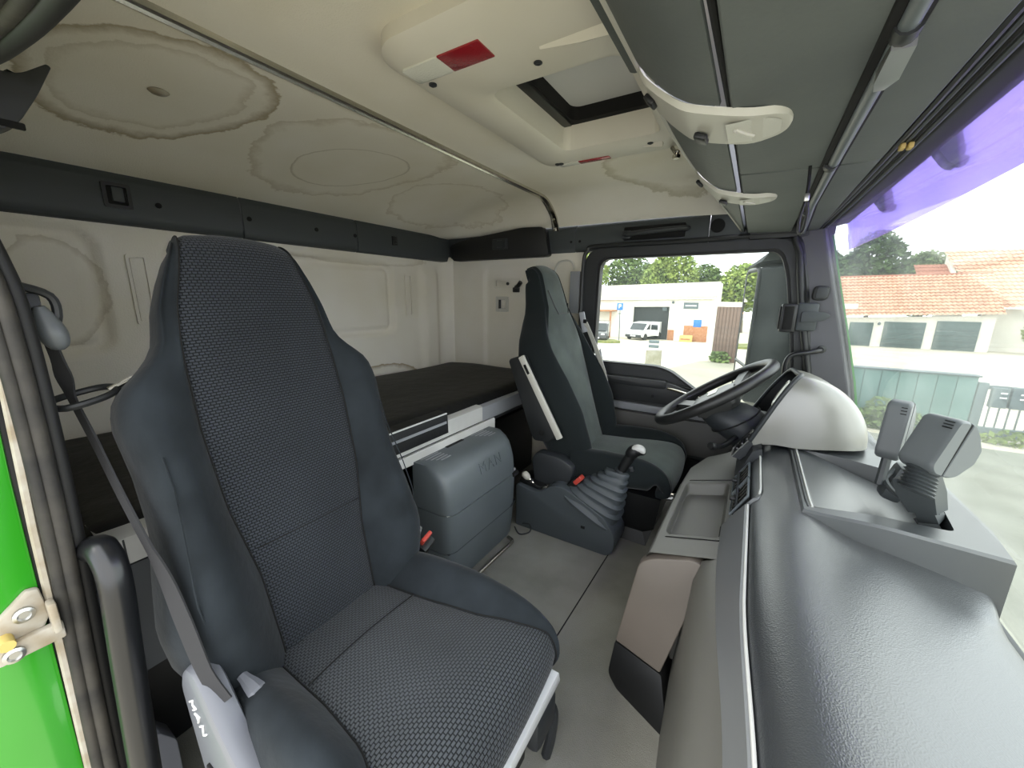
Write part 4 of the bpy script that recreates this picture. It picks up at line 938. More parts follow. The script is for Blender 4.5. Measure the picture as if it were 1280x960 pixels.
# twin air vents beside the tray
vf = put('vent_frame', loft([[(.012, y, .452), (.020, y, .470), (.030+i, y, .500), (.055+i, y, .540), (.066+i, y, .545), (.070+i, y, .538), (.055, y, .49), (.03, y, .45)] for y, i in ((.02, 0), (.05, .012), (.30, .012), (.50, .012))]), 'dash_strip', DB, ang=40)
for ya, yb in ((.055, .175), (.19, .31)):
    v = put('air_vent', loft([[(.014, y, .462), (.044, y, .520), (.050, y, .517), (.020, y, .459)] for y in (ya, yb)]), 'hole_black', DB)
    for k in range(5):
        yy = ya+.012+(yb-ya-.02)*k/4
        put('vent_slat', loft([[(.012, yy-.0025, .464), (.043, yy-.0025, .524), (.043, yy+.0025, .524), (.012, yy+.0025, .464)], [(.022, yy+.008, .461), (.050, yy+.008, .518), (.050, yy+.011, .518), (.022, yy+.011, .461)]]), 'dash_grey', v)
    put('vent_bar', tube([(.022, ya, .490), (.022, yb, .490)], .004, 6), 'dark_plastic', v)
    put('vent_tab', rbox((.004, (ya+yb)/2-.008, .478), (.028, (ya+yb)/2+.008, .488), .003), 'black_plastic', v)
    put('vent_rim', tube([(.010, ya, .462), (.046, ya, .528), (.046, yb, .528), (.010, yb, .462)], .0035, 6, True), 'grey_plastic', v)
put('vent_edge', tube([(dx0(.1)+.024, .045, .5475), (dx0(.1)+.026, .07, .550), (dx0(.1)+.027, .30, .550), (dx0(.1)+.027, .45, .550)], .003, 6), 'bright_edge', DB)
put('side_switch_panel', loft([[(.010, y, .455), (.050, y, .560), (.075, y, .575), (.09, y, .48)] for y in (.33, .42, .52)]), 'dark_plastic', DB)
# raised centre block with a sunken document tray
blk_o = [(.150, -.055), (.462, -.095), (.475, .02), (.470, .50), (.150, .46)]
blk_i = rround([(.172, -.028), (.405, -.020), (.420, .10), (.405, .285), (.172, .395)], [.004, .015, .02, .03, .004])
O, I = ringpair(blk_o, blk_i, (.30, .15), 60)
def ztop(x, y): return .5775+.010*sst(.16, .30, x)
def zfl(x, y): return .5768-.045*sst(.17, .40, x)
S_ = [[(x, y, .46) for x, y in O], [(x, y, ztop(x, y)-.006) for x, y in O], [(x-.006*(x-.3)/.3, y-.006*(y-.15)/.3, ztop(x, y)) for x, y in O], [(x, y, ztop(x, y)) for x, y in I], [(.30+(x-.30)*.985, .15+(y-.15)*.985, zfl(x, y)) for x, y in I]]
put('document_block', loft(S_, True, False), 'dash_smooth', DB, ang=32)
put('tray_floor', loft([[(.30+(x-.30)*.986*f, .15+(y-.15)*.986*f, zfl(.30+(x-.30)*f, y)+.0002) for x, y in I] for f in (1, .85, .7, .55, .4, .25, .1, .01)], True, True), 'dash_smooth', DB, ang=80)
put('tray_rib', tube([(.168, .385, .579), (.168, .0, .579), (.170, -.035, .578)], .0028, 6), 'bright_edge', DB)
put('tray_rib', tube([(.160, .390, .579), (.160, .0, .579), (.162, -.035, .578)], .0018, 6), 'dark_plastic', DB)
# instrument hood
rim = [(.040, .400, .575), (.065, .392, .640), (.100, .392, .725), (.130, .400, .785), (.150, .425, .808), (.160, .50, .800), (.162, .62, .785), (.162, .76, .775), (.158, .85, .765), (.140, .885, .735), (.10, .90, .67), (.046, .905, .565)]
bas = [(.050, .396, .562), (.105, .385, .578), (.175, .370, .584), (.255, .366, .598), (.318, .385, .604), (.350, .45, .600), (.360, .62, .575), (.352, .80, .575), (.315, .89, .575), (.22, .92, .575), (.12, .92, .572), (.050, .91, .562)]
rc = cr(rim, 5); bc = cr(bas, 5); rows = []
for R_, B_ in zip(rc, bc):
    row = []
    for k in range(15):
        t = k/14*math.pi/2; row.append((R_.x+(B_.x-R_.x)*math.sin(t), R_.y+(B_.y-R_.y)*math.sin(t), B_.z+(R_.z-B_.z)*math.cos(t)))
    rows.append(row)
hd = put('instrument_hood', grid(rows), 'hood_silver', DB, ang=80)
put('hood_rim', tube([tuple(p) for p in rc], .0075, 10), 'dark_plastic', hd)
inn = [(p.x+.055, .65+(p.y-.65)*.93, .56+(p.z-.56)*.90) for p in rc]
put('hood_lining', grid([[tuple(a), b] for a, b in zip(rc, inn)]), 'trim_black', hd)
bm = bmesh.new(); bm.faces.new([bm.verts.new(p) for p in inn]); put('instrument_panel', bm, 'black_plastic', hd)
for y in (.54, .72):
    dl = put('dial', lathe([(.052, 0), (.055, .006), (.048, .008), (0, .006)], (.135, y, .685), (-.92, 0, .40), 24), 'hole_black', hd)
    put('dial_ring', lathe([(.056, .004), (.058, .010), (.052, .011), (.050, .008)], (.135, y, .685), (-.92, 0, .40), 24), 'steel', dl)
put('switch_bank', loft([[(.02, y, .50), (-.005, y, .505), (.035, y, .575), (.075, y, .57)] for y in (.40, .55, .90)]), 'dark_plastic', DB)
for k in range(3):
    put('switch_key', obox((.010+.013*k, .43+.0*k, .532+.020*k), (.012, .045, .018), frame((.45, 0, .9), (0, 1, 0)), .003), 'black_gloss', DB)
put('switch_bezel', tube([(-.006, .405, .505), (.048, .400, .590), (.048, .48, .590), (-.006, .49, .505)], .004, 6, True), 'steel', DB)
put('side_vent', join(lathe([(.045, 0), (.042, .03), (.03, .034), (0, .03)], (.19, .93, .62), (-.5, -.3, .8), 16), obox((.155, .915, .645), (.055, .05, .012), frame((.8, .1, .5), (0, 1, 0)), .008)), 'dark_plastic', DB)
put('side_vent_flap', obox((.143, .905, .655), (.045, .04, .006), frame((.8, .1, .5), (0, 1, 0)), .003), 'silver_plastic', DB)

# ------------------------------------------------------------------ steering wheel
SW = thing('steering_wheel', (-.1, .60, .55), 'black four spoke steering wheel in front of the driver seat', 'steering wheel')
wc = Vector((-.103, .60, .683)); wx = Vector((.382, 0, .265)).normalized(); wy = Vector((0, 1, 0)); wz = wx.cross(wy).normalized()
if wz.z < 0: wz = -wz
rimp = [wc+(wx*math.cos(2*math.pi*k/72)+wy*math.sin(2*math.pi*k/72))*.226 for k in range(72)]
put('rim', tube(rimp, .0205, 14, True), 'wheel_rim', SW)
hubp = rround([(-.085, -.075), (.055, -.095), (.085, -.05), (.085, .05), (.055, .095), (-.085, .075)], .03, 5)
def wp(a, b, c): return wc+wx*a+wy*b+wz*c
pad = put('hub_pad', loft([[wp(a*s, b*s, c) for a, b in hubp] for s, c in ((.80, -.075), (1.0, -.055), (1.0, -.020), (.93, -.006), (.75, -.002), (.4, .0))]), 'wheel_pad', SW, ang=45)
put('emblem', loft([[wp(a*s-.0, b*s, c) for a, b in rround([(-.02, -.042), (.02, -.042), (.02, .042), (-.02, .042)], .01)] for s, c in ((1, -.002), (.9, .002))]), 'steel', pad)
for ang, w in ((55, .026), (-55, .026), (140, .024), (-140, .024)):
    a = math.radians(ang); d = Vector((math.cos(a), math.sin(a))); n_ = Vector((-d.y, d.x)); secs = []
    for r, hw, c in ((.06, w*1.3, -.035), (.12, w, -.030), (.17, w*.85, -.016), (.222, w, -.002)):
        secs.append([wp(*(d*r+n_*hw), c+.007), wp(*(d*r-n_*hw), c+.007), wp(*(d*r-n_*hw), c-.007), wp(*(d*r+n_*hw), c-.007)])
    put('spoke', loft(secs), 'wheel_pad', SW)
col = put('steering_column', loft([[wp(r*math.cos(t)*1.0+o, r*math.sin(t)*1.15, c) for t in [2*math.pi*k/24 for k in range(24)]] for r, o, c in ((.065, -.02, -.06), (.080, 0, -.09), (.088, .02, -.13), (.085, .04, -.18), (.08, .05, -.26))]), 'dark_plastic', SW, ang=45)
put('column_joint', tube([wp(.092*math.cos(t)+.02, .092*math.sin(t)*1.15, -.13) for t in [2*math.pi*k/28 for k in range(28)]], .003, 6, True), 'hole_black', col)
put('column_stalk', tube(cr([(.0, .52, .545), (-.035, .44, .528), (-.060, .385, .535), (-.075, .360, .545)], 4), [.010]*8+[.013, .015, .015, .014, .012], 10), 'black_plastic', SW)

# ------------------------------------------------------------------ devices on the dashboard
def device(name, label, c, s, az, tilt, wd, with_base, hs=1.):
    a = Vector((math.cos(az), math.sin(az), 0)); b = Vector((-a.y, a.x, 0)); b = -b if b.y > 0 else b
    u = (Vector((0, 0, 1))*math.cos(tilt)-a*math.sin(tilt)); a2 = (a*math.cos(tilt)+Vector((0, 0, 1))*math.sin(tilt))
    def D(p, q, w): return Vector(c)+(a2*p+u*q*hs+b*w)*s
    T = thing(name, tuple(Vector(c)-Vector((0, 0, .12*s/1.0))), label, 'toll device', 'toll devices on the dashboard')
    front = rround([(.036, -.046), (.030, .056), (.004, .062), (.0, -.056), (.020, -.058)], [.010, .010, .002, .002, .01])
    back = rround([(-.003, .062), (-.030, .052), (-.062, .024), (-.064, -.006), (-.034, -.050), (-.003, -.056)], [.002, .01, .006, .006, .014, .002])
    for nm, poly in (('front_shell', front), ('rear_shell', back)):
        secs = []
        for w, f in ((-wd, .93), (-wd+.004, .985), (-wd+.009, 1.), (wd-.009, 1.), (wd-.004, .985), (wd, .93)):
            cx = sum(p[0] for p in poly)/len(poly); cy = sum(p[1] for p in poly)/len(poly)
            secs.append([D(cx+(p[0]-cx)*f, cy+(p[1]-cy)*f, w) for p in poly])
        put(nm, loft(secs), 'device_grey', T, ang=40)
    put('shell_gap', loft([[D(p, q, w*.95) for p, q in ((.001, -.052), (.001, .058), (-.004, .058), (-.004, -.052))] for w in (-wd, wd)]), 'hole_black', T)
    for k in range(3):
        put('speaker_slot', tube([D(.0335-.0005*k, .048-.006*k, wd*.25), D(.0335-.0005*k, .048-.006*k, wd*.75)], .0011*s, 5), 'hole_black', T)
    if with_base:
        rn = []
        for k in range(15):
            q = -.052-.0035*k; f = (1.0 if k % 2 else .82)*(1+.008*k)
            rn.append([D(.0+.004+.030*f*math.cos(t)-.0015*k, q, .026*f*math.sin(t)) for t in [2*math.pi*j/18 for j in range(18)]])
        put('ribbed_neck', loft(rn), 'device_dark', T, ang=25)
        return T, D
    put('neck', tube([D(.01, -.055, 0), D(.012, -.085, 0), D(.015, -.11, 0)], .012*s, 8), 'device_dark', T)
    return T, D
T1, D1 = device('toll_device', 'larger grey toll device on ribbed neck standing in the document tray', (.345, -.03, .765), 1.0, math.radians(222), math.radians(24), .030, True)
def quadring(c, a, b, ha, hb): c, a, b = Vector(c), Vector(a).normalized(), Vector(b).normalized(); return [c+a*ha+b*hb, c-a*ha+b*hb, c-a*ha-b*hb, c+a*ha-b*hb]
put('base_clamp', loft([quadring((.330, -.022, .690), (.75, -.5, .3), (.5, .75, 0), .028, .030), quadring((.345, -.010, .655), (.75, -.5, .3), (.5, .75, 0), .030, .028), quadring((.372, .020, .605), (.8, -.4, .3), (.5, .75, 0), .022, .026)]), 'device_dark', T1)
put('base_foot', loft([quadring((.370, .020, .612), (.9, -.3, .3), (.4, .8, 0), .014, .024), quadring((.392, .050, .575), (.9, -.3, .3), (.4, .8, 0), .016, .030), quadring((.398, .06, .545), (1, 0, 0), (0, 1, 0), .018, .045)]), 'device_dark', T1)
T2, D2 = device('toll_device', 'smaller grey handset with corded mount at the foot of the windscreen', (.318, .12, .748), .80, math.radians(245), math.radians(8), .026, False, 1.5)
put('handset_cord', tube(cr([(.335, .125, .650), (.315, .10, .632), (.325, .05, .618), (.355, .02, .618), (.39, .03, .60)], 5), .006, 8), 'device_dark', T2)
put('mount_plate', obox((.345, .13, .618), (.04, .05, .09), frame((1, 0, -.3), (0, 1, 0)), .01), 'device_dark', T2)

# ------------------------------------------------------------------ things on the screen pillar
PH = thing('phone_holder', (.15, .94, .93), 'black phone holder with grey back plate clamped on the screen pillar', 'phone holder')
put('cradle', join(rbox((.095, .885, .915), (.15, .955, 1.03), .006)), 'black_plastic', PH)
put('cradle_recess', rbox((.090, .893, .925), (.10, .947, 1.02), .003), 'hole_black', PH)
put('cradle_window', rbox((.104, .8825, .925), (.138, .886, 1.02), .003), 'hole_black', PH)
put('back_plate', rbox((.150, .91, .920), (.222, .945, 1.035), .010), 'trim_dark', PH)
put('clamp_arm', prism(rround([(.165, .955), (.24, .965), (.262, .985), (.24, 1.0), (.165, 1.0)], .01), 'xz', .895, .912, .006), 'trim_dark', PH)
TW = thing('pillar_speaker', (.21, .95, 1.03), 'small round cornered tweeter on the screen pillar above the phone holder', 'speaker')
put('housing', prism(rround([(.192, 1.045), (.245, 1.045), (.25, 1.10), (.196, 1.105)], .02, 5), 'xz', .925, .965, .008), 'trim_black', TW)
put('grille', prism(rround([(.202, 1.052), (.240, 1.052), (.243, 1.094), (.205, 1.098)], .012, 5), 'xz', .921, .927, .002), 'dark_plastic', TW)
HB = put('pillar_grab_handle', tube(cr([(.255, .945, .845), (.245, .925, .842), (.205, .915, .832), (.165, .912, .822), (.145, .912, .800), (.140, .912, .75), (.150, .915, .66), (.16, .92, .60)], 5), .0105, 10), 'black_gloss')
tag(HB, 'bent black grab handle on the windscreen pillar behind the steering wheel', 'grab handle')
put('handle_flange', lathe([(.016, 0), (.016, .006), (.008, .010)], (.256, .950, .846), (.2, -1, 0), 12), 'trim_black', HB)

# ------------------------------------------------------------------ wing mirror outside the driver window
WM = thing('wing_mirror', (.08, 1.3, .5), 'tall wing mirror with dark housing outside the driver window', 'wing mirror')
put('housing', loft([[(.004, 1.20, z), (-.050, 1.46, z), (.05, 1.48, z), (.17, 1.38, z), (.195, 1.18, z), (.10, 1.165, z)] if 0 < i < 6 else [(.03, 1.24, z), (-.01, 1.42, z), (.05, 1.43, z), (.14, 1.34, z), (.16, 1.22, z), (.10, 1.21, z)] for i, z in enumerate((.50, .53, .70, .85, 1.0, 1.19, 1.215))]), 'device_dark', WM, ang=40)
put('mirror_glass', loft([[(-.003, 1.212, z), (-.053, 1.445, z), (-.058, 1.445, z), (-.008, 1.212, z)] for z in (.72, 1.18)]), 'mirror', WM)
put('lower_mirror_glass', loft([[(-.003, 1.212, z), (-.053, 1.445, z), (-.058, 1.445, z), (-.008, 1.212, z)] for z in (.56, .70)]), 'mirror', WM)
put('mirror_rim', tube([(-.002-.21*(a-1.204), a, b) for a, b in rrect(1.200, .535, 1.456, 1.195, .04, 5)], .009, 8, True), 'dark_plastic', WM)
put('mirror_divider', tube([(-.006, 1.204, .712), (-.058, 1.452, .712)], .007, 8), 'dark_plastic', WM)
put('mirror_arm', loft([[(-.06, 1.24, 1.195), (.0, 1.20, 1.225), (.12, 1.18, 1.235), (.12, 1.30, 1.215)], [(-.05, 1.24, 1.205), (.03, 1.18, 1.27), (.15, 1.10, 1.33), (.15, 1.28, 1.26)]]), 'device_dark', WM)
put('mirror_arm', tube([(.12, 1.20, .60), (.20, 1.12, .58), (.26, 1.05, .58)], .02, 8), 'device_dark', WM)
# ------------------------------------------------------------------ outdoors
GA, GB = -1.66, -.0295
def gz(y): return GA+GB*y
gr = put('ground', grid([[(x, y, gz(y)) for x in (-60, -8, -1, 4, 60)] for y in (-12, 0, 6, 13, 24, 40, 120)]), 'yard', kind='structure')
tag(gr, 'pale gravel and asphalt yard outside the cab', 'ground')
rd = put('road_strip', grid([[(x, y, gz(y)+.006) for x in (1.5, 30)] for y in (1.5, 10.6)]), 'asphalt', kind='structure')
tag(rd, 'grey asphalt lane outside in front of the truck', 'road')
rd = put('driveway', grid([[(x0_, y, gz(y)+.008), (x1_, y, gz(y)+.008)] for y, x0_, x1_ in ((3, -6, 1.5), (12, -4.5, 1.8), (22.4, -2.2, 2.0))]), 'ground', kind='structure')
tag(rd, 'grey green paved strip in front of the brown gate', 'driveway')

# workshop with grey sheet roof
WS = thing('workshop_building', (-8, 38, gz(37)), 'white workshop with grey corrugated roof seen through the driver window', 'building')
zb = -2.95
wallp = [(-15, zb), (-9.85, zb), (-9.85, .20), (-6.62, .28), (-6.62, zb), (-2.9, zb), (-2.9, 1.0), (-15, .80)]
put('front_wall', prism(wallp, 'xz', 37, 37.3, 0), 'render_white', WS)
put('gable_parapet', prism([(-3.25, zb), (-2.75, zb), (-2.75, 2.35), (-3.25, 1.2)], 'xz', 36.95, 40, 0), 'render_white', WS)
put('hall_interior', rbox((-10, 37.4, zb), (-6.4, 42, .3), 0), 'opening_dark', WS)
roof = put('roof', solid(grid([[(-15.2, 36.7, .86), (-2.9, 36.7, 1.12)], [(-15.2, 40.0, 2.15), (-2.9, 40.0, 2.50)]]), .06), 'roof_grey', WS)
for k in range(42):
    x = -15.0+.29*k; put('roof_rib', tube([(x, 36.66, .885+.0212*(x+15.2)), (x, 40.02, 2.18+.0285*(x+15.2))], .045, 6), 'roof_grey', roof)
put('gutter', tube([(-15.2, 36.66, .80), (-2.9, 36.66, 1.05)], .07, 8), 'render_white', WS)
put('name_board', rbox((-5.45, 36.93, .12), (-4.25, 37.02, .66), .01), 'fence_steel', WS)
put('board_line', rbox((-5.3, 36.91, .34), (-4.4, 36.94, .44), .005), 'render_white', WS)
put('notice_board', rbox((-4.5, 36.93, -1.45), (-3.85, 37.02, -.80), .01), 'sign_blue', WS)
put('brick_plinth', rbox((-6.6, 36.94, zb), (-6.05, 37.01, -1.80), .01), 'brick_orange', WS)
put('brick_plinth', rbox((-5.25, 36.94, zb), (-3.3, 37.01, -1.35), .01), 'brick_orange', WS)
put('gate_number_plate', rbox((-7.3, 37.32, -.1), (-6.9, 37.38, .2), .01), 'fence_steel', WS)
put('wall_lamp', lathe([(.08, 0), (.12, .1), (.05, .22)], (-6.35, 36.9, .55), (0, 0, 1), 10), 'fence_steel', WS)
put('side_canopy', join(rbox((-14.5, 35.2, -.25), (-11.4, 37, -.12), .02), rbox((-11.6, 35.3, zb), (-11.45, 35.45, -.2), .01)), 'brick_orange', WS)
# gate
GT = thing('yard_gate', (-1, 22.6, gz(22.6)), 'brown board gate with white post in front of the workshop', 'gate')
put('gate_post', rbox((-2.05, 22.5, -2.4), (-1.74, 22.75, .60), .01), 'render_white', GT)
put('gate_lintel', rbox((-2.05, 22.6, .62), (4.0, 22.75, .86), .01), 'render_white', GT)
for k in range(24):
    put('board', rbox((-1.72+.16*k, 22.58, -2.32), (-1.575+.16*k, 22.64, .62), .008), 'gate_brown', GT)
put('gate_backing', rbox((-1.72, 22.65, -2.35), (2.2, 22.68, .62), 0), 'gate_brown', GT)
put('warning_plate', rbox((-.46, 22.55, -.62), (-.34, 22.58, -.30), .004), 'crate_yellow', GT)

# vehicles
def car(name, label, c, L, Wd, H, col, van, rz):
    T = thing(name, c, label, 'van' if van else 'car'); Rm = Matrix.Translation(c) @ Matrix.Rotation(rz, 4, 'Z')
    side = [(-L/2, .35), (-L/2, .75*H if van else .6*H), (-L/2+.1, .97*H), (-L*.05 if van else L*.02, H), (L*.22, .93*H if van else .9*H), (L*.36, .56*H), (L/2-.05, .46*H), (L/2, .30*H), (L/2, .30)]
    side = rround(side, .12)
    put('body', xf(prism(side, 'xz', -Wd/2, Wd/2, .06), Rm), col, T)
    put('windscreen', xf(prism([(L*.225, .90*H), (L*.353, .575*H), (L*.375, .575*H), (L*.24, .92*H)], 'xz', -Wd*.42, Wd*.42, 0), Rm), 'car_glass', T)
    for s in (-1, 1):
        put('side_window', xf(prism([(L*.18, .89*H), (L*.31, .60*H), (-L*.05, .60*H), (-L*.05, .90*H)], 'xz', s*Wd*.495, s*Wd*.505, 0), Rm), 'car_glass', T)
        put('headlamp', xf(rbox((L*.46, s*Wd*.30-.14, .38*H), (L*.505, s*Wd*.30+.14, .46*H), .02), Rm), 'bright_edge', T)
        for x in (-L*.32, L*.33):
            put('wheel', xf(lathe([(.30, -.09), (.32, -.05), (.32, .05), (.30, .09), (.12, .10), (0, .10)], (x, s*(Wd/2-.08), .32), (0, s, 0), 18), Rm), 'tyre', T)
    put('bumper', xf(rbox((L*.46, -Wd*.48, .28), (L*.515, Wd*.48, .32*H), .04), Rm), 'dark_plastic' if van else col, T)
    put('number_plate', xf(rbox((L*.512, -.26, .36), (L*.52, .26, .47), .005), Rm), 'sign_white', T)
    return T, Rm
T, Rm = car('van', 'white panel van with open door parked in the workshop doorway', (-8.5, 36.3, gz(36.2)+.02), 3.7, 1.7, 1.62, 'van_white', True, math.radians(-108))
put('open_door', xf(rbox((.55, .90, .45), (.62, 1.75, 1.5), .03), Rm), 'van_white', T)
put('door_window', xf(rbox((.52, 1.0, .95), (.64, 1.65, 1.42), .02), Rm), 'car_glass', T)
T, Rm = car('car', 'black car half hidden at the edge of the driver window', (-11.3, 31.5, gz(31.5)+.02), 4.2, 1.75, 1.65, 'car_black', False, math.radians(-75))
PSn = thing('parking_sign', (-9.9, 33, gz(33)), 'blue parking sign on a grey post outside the workshop', 'road sign')
put('post', tube([(-9.88, 33, gz(33)), (-9.98, 33, .55)], .04, 8), 'fence_steel', PSn)
pl = put('sign_plate', rbox((-10.24, 32.93, -.02), (-9.70, 32.97, .58), .03), 'sign_blue', PSn)
put('letter', text('P', .52, .006, Matrix.Translation((-9.97, 32.92, .28)) @ frame((1, 0, 0), (0, 0, 1)).to_4x4()), 'sign_white', pl)
put('small_plate', rbox((-10.1, 32.94, -.35), (-9.85, 32.97, -.28), .01), 'fence_steel', PSn)
tx = thing('stone_post', (-3.9, 18.3, gz(18.3)), 'short weathered stone post with dark plates on top', 'post')
put('stone', loft([[(-4.25, 18.2, gz(18.3)-.05), (-3.55, 18.2, gz(18.3)-.05), (-3.55, 18.5, gz(18.3)-.05), (-4.25, 18.5, gz(18.3)-.05)], [(-4.24, 18.2, -1.44), (-3.56, 18.2, -1.40), (-3.56, 18.5, -1.40), (-4.24, 18.5, -1.44)]]), 'stone', tx)
for z in (-1.30, -1.08):
    put('dark_plate', rbox((-4.16, 18.25, z), (-3.70, 18.42, z+.14), .02), 'fence_steel', tx)
cr_ = put('crate', rbox((-5.4, 36.0, gz(36)), (-4.4, 36.6, gz(36)+.55), .02), 'crate_yellow'); tag(cr_, 'yellow crate standing against the workshop wall', 'crate')
put('crate_slot', rbox((-5.3, 35.98, gz(36)+.18), (-4.5, 36.0, gz(36)+.30), .01), 'brick_orange', cr_)
bdr = put('planted_island', loft([[(x, y, gz(30)-.02+h) for x, y in ((-14, 28.5), (-9.6, 29.2), (-8.9, 30.0), (-9.6, 30.8), (-14, 31.2))] for h in (0, .22)]), 'grass', ang=20)
tag(bdr, 'grassy kerbed island beside the parking sign', 'planting'); bdr['kind'] = 'structure'

# garage building with tiled roof
GBd = thing('garage_building', (11, 46, gz(45)), 'white garage row with orange tiled roof seen through the windscreen', 'building')
gx0, gx1, gyy, gzb = 5.6, 16.2, 45, -3.15
put('front_wall', prism([(gx0, gzb), (gx1, gzb), (gx1, -.10), (gx0, -.62)], 'xz', gyy+.0, gyy+.3, 0), 'render_white', GBd)
for a, b in ((7.45, 9.05), (9.75, 12.35), (12.98, 15.45)):
    d = put('garage_door', rbox((a, gyy-.10, gzb), (b, gyy+.02, -.92+.055*(a-7.5)), .01), 'garage_door', GBd)
    for k in range(1, 5):
        put('door_panel_joint', rbox((a+.02, gyy-.115, gzb+.45*k), (b-.02, gyy-.10, gzb+.45*k+.02), 0), 'opening_dark', d)
put('wall_lamp', lathe([(.08, 0), (.12, .12), (.05, .25)], (9.4, gyy-.12, -1.1), (0, 0, 1), 10), 'fence_steel', GBd)
def tiled(p00, p10, p01, p11, nx, ny, amp=.05, step=.05):
    """clay tiles: wavy rows that overlap downhill; corners eave-left, eave-right, ridge-left, ridge-right"""
    P00, P10, P01, P11 = map(Vector, (p00, p10, p01, p11)); nrm = (P10-P00).cross(P01-P00).normalized(); nrm = -nrm if nrm.z < 0 else nrm
    rows = []; K = 4
    for j in range(ny):
        for v, h in ((j/ny, step), ((j+1)/ny, 0)):
            A, Bq = P00.lerp(P01, v), P10.lerp(P11, v)
            rows.append([A.lerp(Bq, i/(nx*K))+nrm*(h+amp*(1+math.sin(2*math.pi*i/K))/2) for i in range(nx*K+1)])
    return grid(rows)
put('roof_tiles', tiled((5.4, 44.6, -.55), (16.5, 44.6, -.05), (5.4, 48.4, 3.05), (16.5, 48.4, 3.25), 38, 13, .10, .11), 'tile', GBd, ang=40, kind='stuff')
put('ridge_tiles', tube([(5.4, 48.4, 3.08), (16.5, 48.4, 3.28)], .12, 8), 'tile_dark', GBd)
HS = thing('tiled_house', (18, 52, gz(50)), 'taller house with orange tiled roof behind the garages', 'house')
put('roof_tiles', tiled((15.7, 46.5, .35), (24, 46.5, .55), (14.3, 52.5, 5.55), (24, 52.5, 5.5), 28, 17, .11, .12), 'tile', HS, ang=40, kind='stuff')
put('house_wall', prism([(16.2, -3.3), (24, -3.3), (24, .5), (16.2, .4)], 'xz', 47.2, 47.6, 0), 'render_white', HS)
put('gable_wall', prism([(46.9, -3.2), (52.4, -3.2), (52.4, 5.3), (46.9, .5)], 'yz', 14.6, 14.9, 0), 'render_white', HS)
put('lower_roof', tiled((12.4, 50.0, 3.0), (14.9, 50.0, 3.05), (12.4, 52, 4.3), (14.9, 52, 4.3), 9, 4), 'tile_dark', HS, ang=40, kind='stuff')

# dark green yard wall and fence with letter boxes
GW = put('yard_wall', rbox((1.2, 11.5, gz(11.5)-.05), (4.42, 11.7, -.585), .01), 'wall_green', kind='structure'); tag(GW, 'dark green board wall beside the lane, left of the bar fence', 'wall')
for k in range(10):
    put('wall_board', rbox((1.22+.32*k, 11.475, gz(11.5)), (1.52+.32*k if k < 9 else 4.40, 11.50, -.61), .006), 'wall_green', GW)
put('wall_cap', rbox((1.2, 11.44, -.60), (4.45, 11.74, -.57), .008), 'fence_steel', GW)
FN = thing('bar_fence', (6, 11.6, gz(11.6)), 'grey steel bar fence right of the dark green wall', 'fence')
put('post', rbox((4.44, 11.5, gz(11.5)-.05), (4.60, 11.62, -.72), .01), 'fence_steel', FN)
put('top_rail', rbox((4.5, 11.53, -.86), (8.5, 11.60, -.77), .008), 'fence_steel', FN)
put('bottom_rail', rbox((4.5, 11.50, -1.93), (8.5, 11.62, -1.72), .008), 'fence_steel', FN)
for k in range(26):
    put('bar', rbox((4.70+.15*k, 11.55, -1.75), (4.725+.15*k, 11.58, -.80), .004), 'fence_steel', FN)
for i, x in enumerate((4.64, 4.93)):
    LB = put('letter_box', rbox((x, 11.40, -1.235), (x+.25, 11.52, -.80+.03*i), .008), 'fence_steel'); tag(LB, 'grey letter box on the bar fence, %s' % ('next to the green wall' if i == 0 else 'at the right picture edge'), 'letter box', 'letter boxes on the fence')
    for k in range(2): put('mail_slot', rbox((x+.12, 11.392, -.92-.10*k), (x+.22, 11.402, -.89-.10*k), .002), 'sign_white', LB)
# trees and shrubs
def tree(label, c, blobs, n, mt, trunk_h, name='tree', leaf=.22, cat='tree', group='trees behind the buildings'):
    T = thing(name, c, label, cat, group)
    bm = bmesh.new(); rnd = random.Random(hash(label) % 1000 if 0 else len(label)*7+int(abs(c[0])*13))
    wts = [b[3]*b[4]*b[5] for b in blobs]
    for _ in range(n):
        b = rnd.choices(blobs, wts)[0]
        d = Vector((rnd.gauss(0, 1), rnd.gauss(0, 1), rnd.gauss(0, 1))).normalized()*(rnd.random()**.28)
        p = Vector((c[0]+b[0]+d.x*b[3], c[1]+b[1]+d.y*b[4], c[2]+b[2]+d.z*b[5]))
        s = leaf*(.5+rnd.random()); a = Vector((rnd.gauss(0, 1), rnd.gauss(0, 1), rnd.gauss(0, .6))).normalized()
        q = a.cross(Vector((rnd.gauss(0, 1), rnd.gauss(0, 1), rnd.gauss(0, 1)))).normalized()
        bm.faces.new([bm.verts.new(p+a*s*u+q*s*v*.6) for u, v in ((-1, 0), (0, -1), (1, 0), (0, 1))])
    put('crown', bm, mt, T, smooth=False)
    if trunk_h: put('trunk', tube([c, (c[0]+.1, c[1], c[2]+trunk_h*.5), (c[0], c[1], c[2]+trunk_h)], [.25, .2, .12], 8), 'bark', T)
    return T
def gtree(x, y): return (x, y, gz(y))
tree('broad pale green tree behind the left end of the workshop', gtree(-21.5, 52), [(0, 0, 7.2, 4.2, 2.5, 3.2), (-1.5, 0, 5.5, 4, 2.5, 3)], 7000, 'leaf_bright', 6)
tree('full green tree behind the workshop roof', gtree(-16.2, 57.5), [(0, 0, 7.2, 3.6, 2.5, 3.4), (1.5, 0, 5.5, 3.5, 2.5, 3)], 7000, 'leaf', 6)
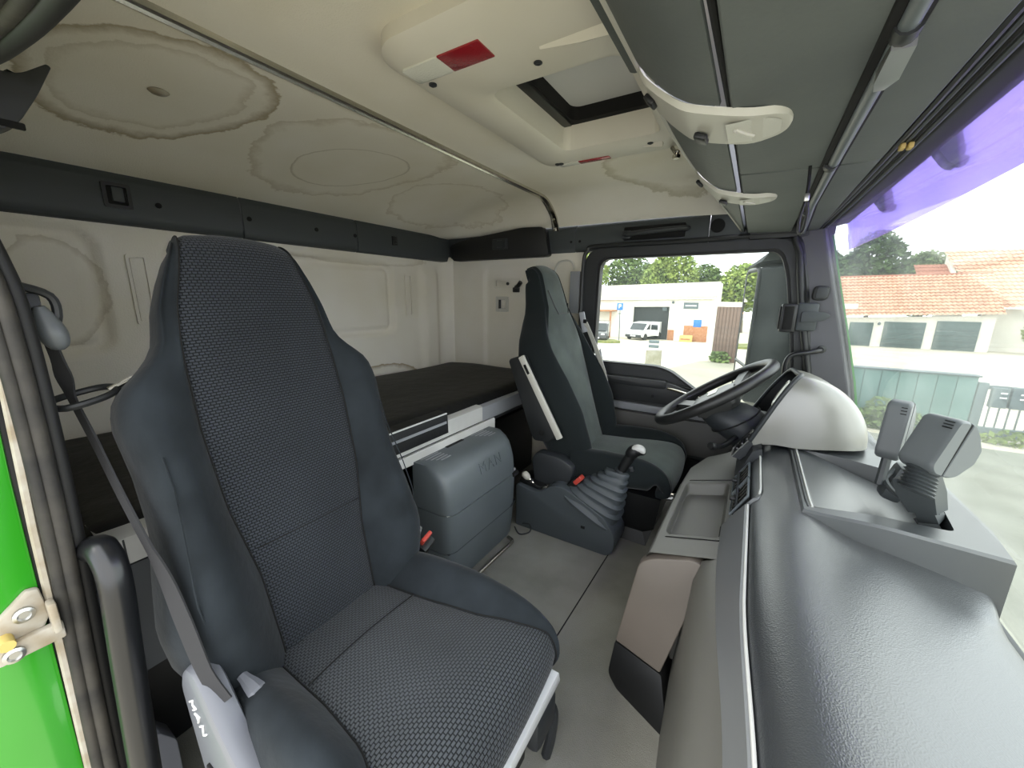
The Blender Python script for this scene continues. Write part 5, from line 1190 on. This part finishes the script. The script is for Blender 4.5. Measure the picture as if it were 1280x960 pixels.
tree('tall loose crowned tree behind the workshop, right of the full tree', gtree(-9.2, 52), [(0, 0, 6.8, 3.0, 2.4, 3.4), (-1.5, 0, 6, 2.4, 2.2, 3)], 6000, 'leaf_bright', 6)
tree('slender green tree above the brown gate', gtree(-6.0, 57), [(0, 0, 5.6, 2.4, 2.2, 3.2), (.8, 0, 5, 2, 2, 2.5)], 5000, 'leaf', 5)
tree('rounded tree beside the wing mirror', gtree(-1.5, 52), [(0, 0, 5.2, 2.6, 2.2, 3.0)], 4500, 'leaf_bright', 5)
tree('dense dark tree next to the windscreen pillar', gtree(6.2, 59), [(0, 0, 6.6, 2.4, 2.2, 3.8), (2, 0, 5.8, 2.2, 2.2, 3)], 7000, 'leaf_dark', 6, leaf=.21)
tree('big dark leafy tree below the violet visor', gtree(10.0, 54), [(0, 0, 7.0, 2.6, 2.4, 4.2), (-1.8, 0, 6, 2, 2, 3.2)], 8000, 'leaf_dark', 6, leaf=.21)
tree('mid green tree behind the ridge of the garages', gtree(15.4, 60), [(0, 0, 6.2, 2.6, 2.4, 3.6)], 6000, 'leaf', 6, leaf=.21)
tree('small distant tree top above the tiled house', gtree(20.8, 62), [(0, 0, 7.2, 1.9, 1.8, 2.4)], 2200, 'leaf', 6, leaf=.2)
tree('yellowish shrub by the white wall right of the garage doors', gtree(18.5, 44.5), [(0, 0, 1.7, .9, .8, 1.3)], 900, 'leaf_bright', 1.2, 'shrub', .18, 'shrub', 'shrubs outside')
tree('low weeds along the foot of the dark green wall', gtree(3.0, 11.1), [(-.9, 0, .25, .5, .2, .35), (.2, 0, .22, .6, .2, .3), (-.2, 0, .4, .3, .15, .45)], 900, 'leaf', 0, 'shrub', .07, 'shrub', 'shrubs outside')
tree('patch of weeds below the bar fence', gtree(5.3, 11.2), [(0, 0, .12, .8, .2, .2)], 350, 'leaf_bright', 0, 'shrub', .06, 'shrub', 'shrubs outside')
tree('weeds growing at the foot of the brown gate', gtree(-1.3, 22.2), [(0, 0, .25, .5, .2, .4)], 300, 'leaf', 0, 'shrub', .09, 'shrub', 'shrubs outside')
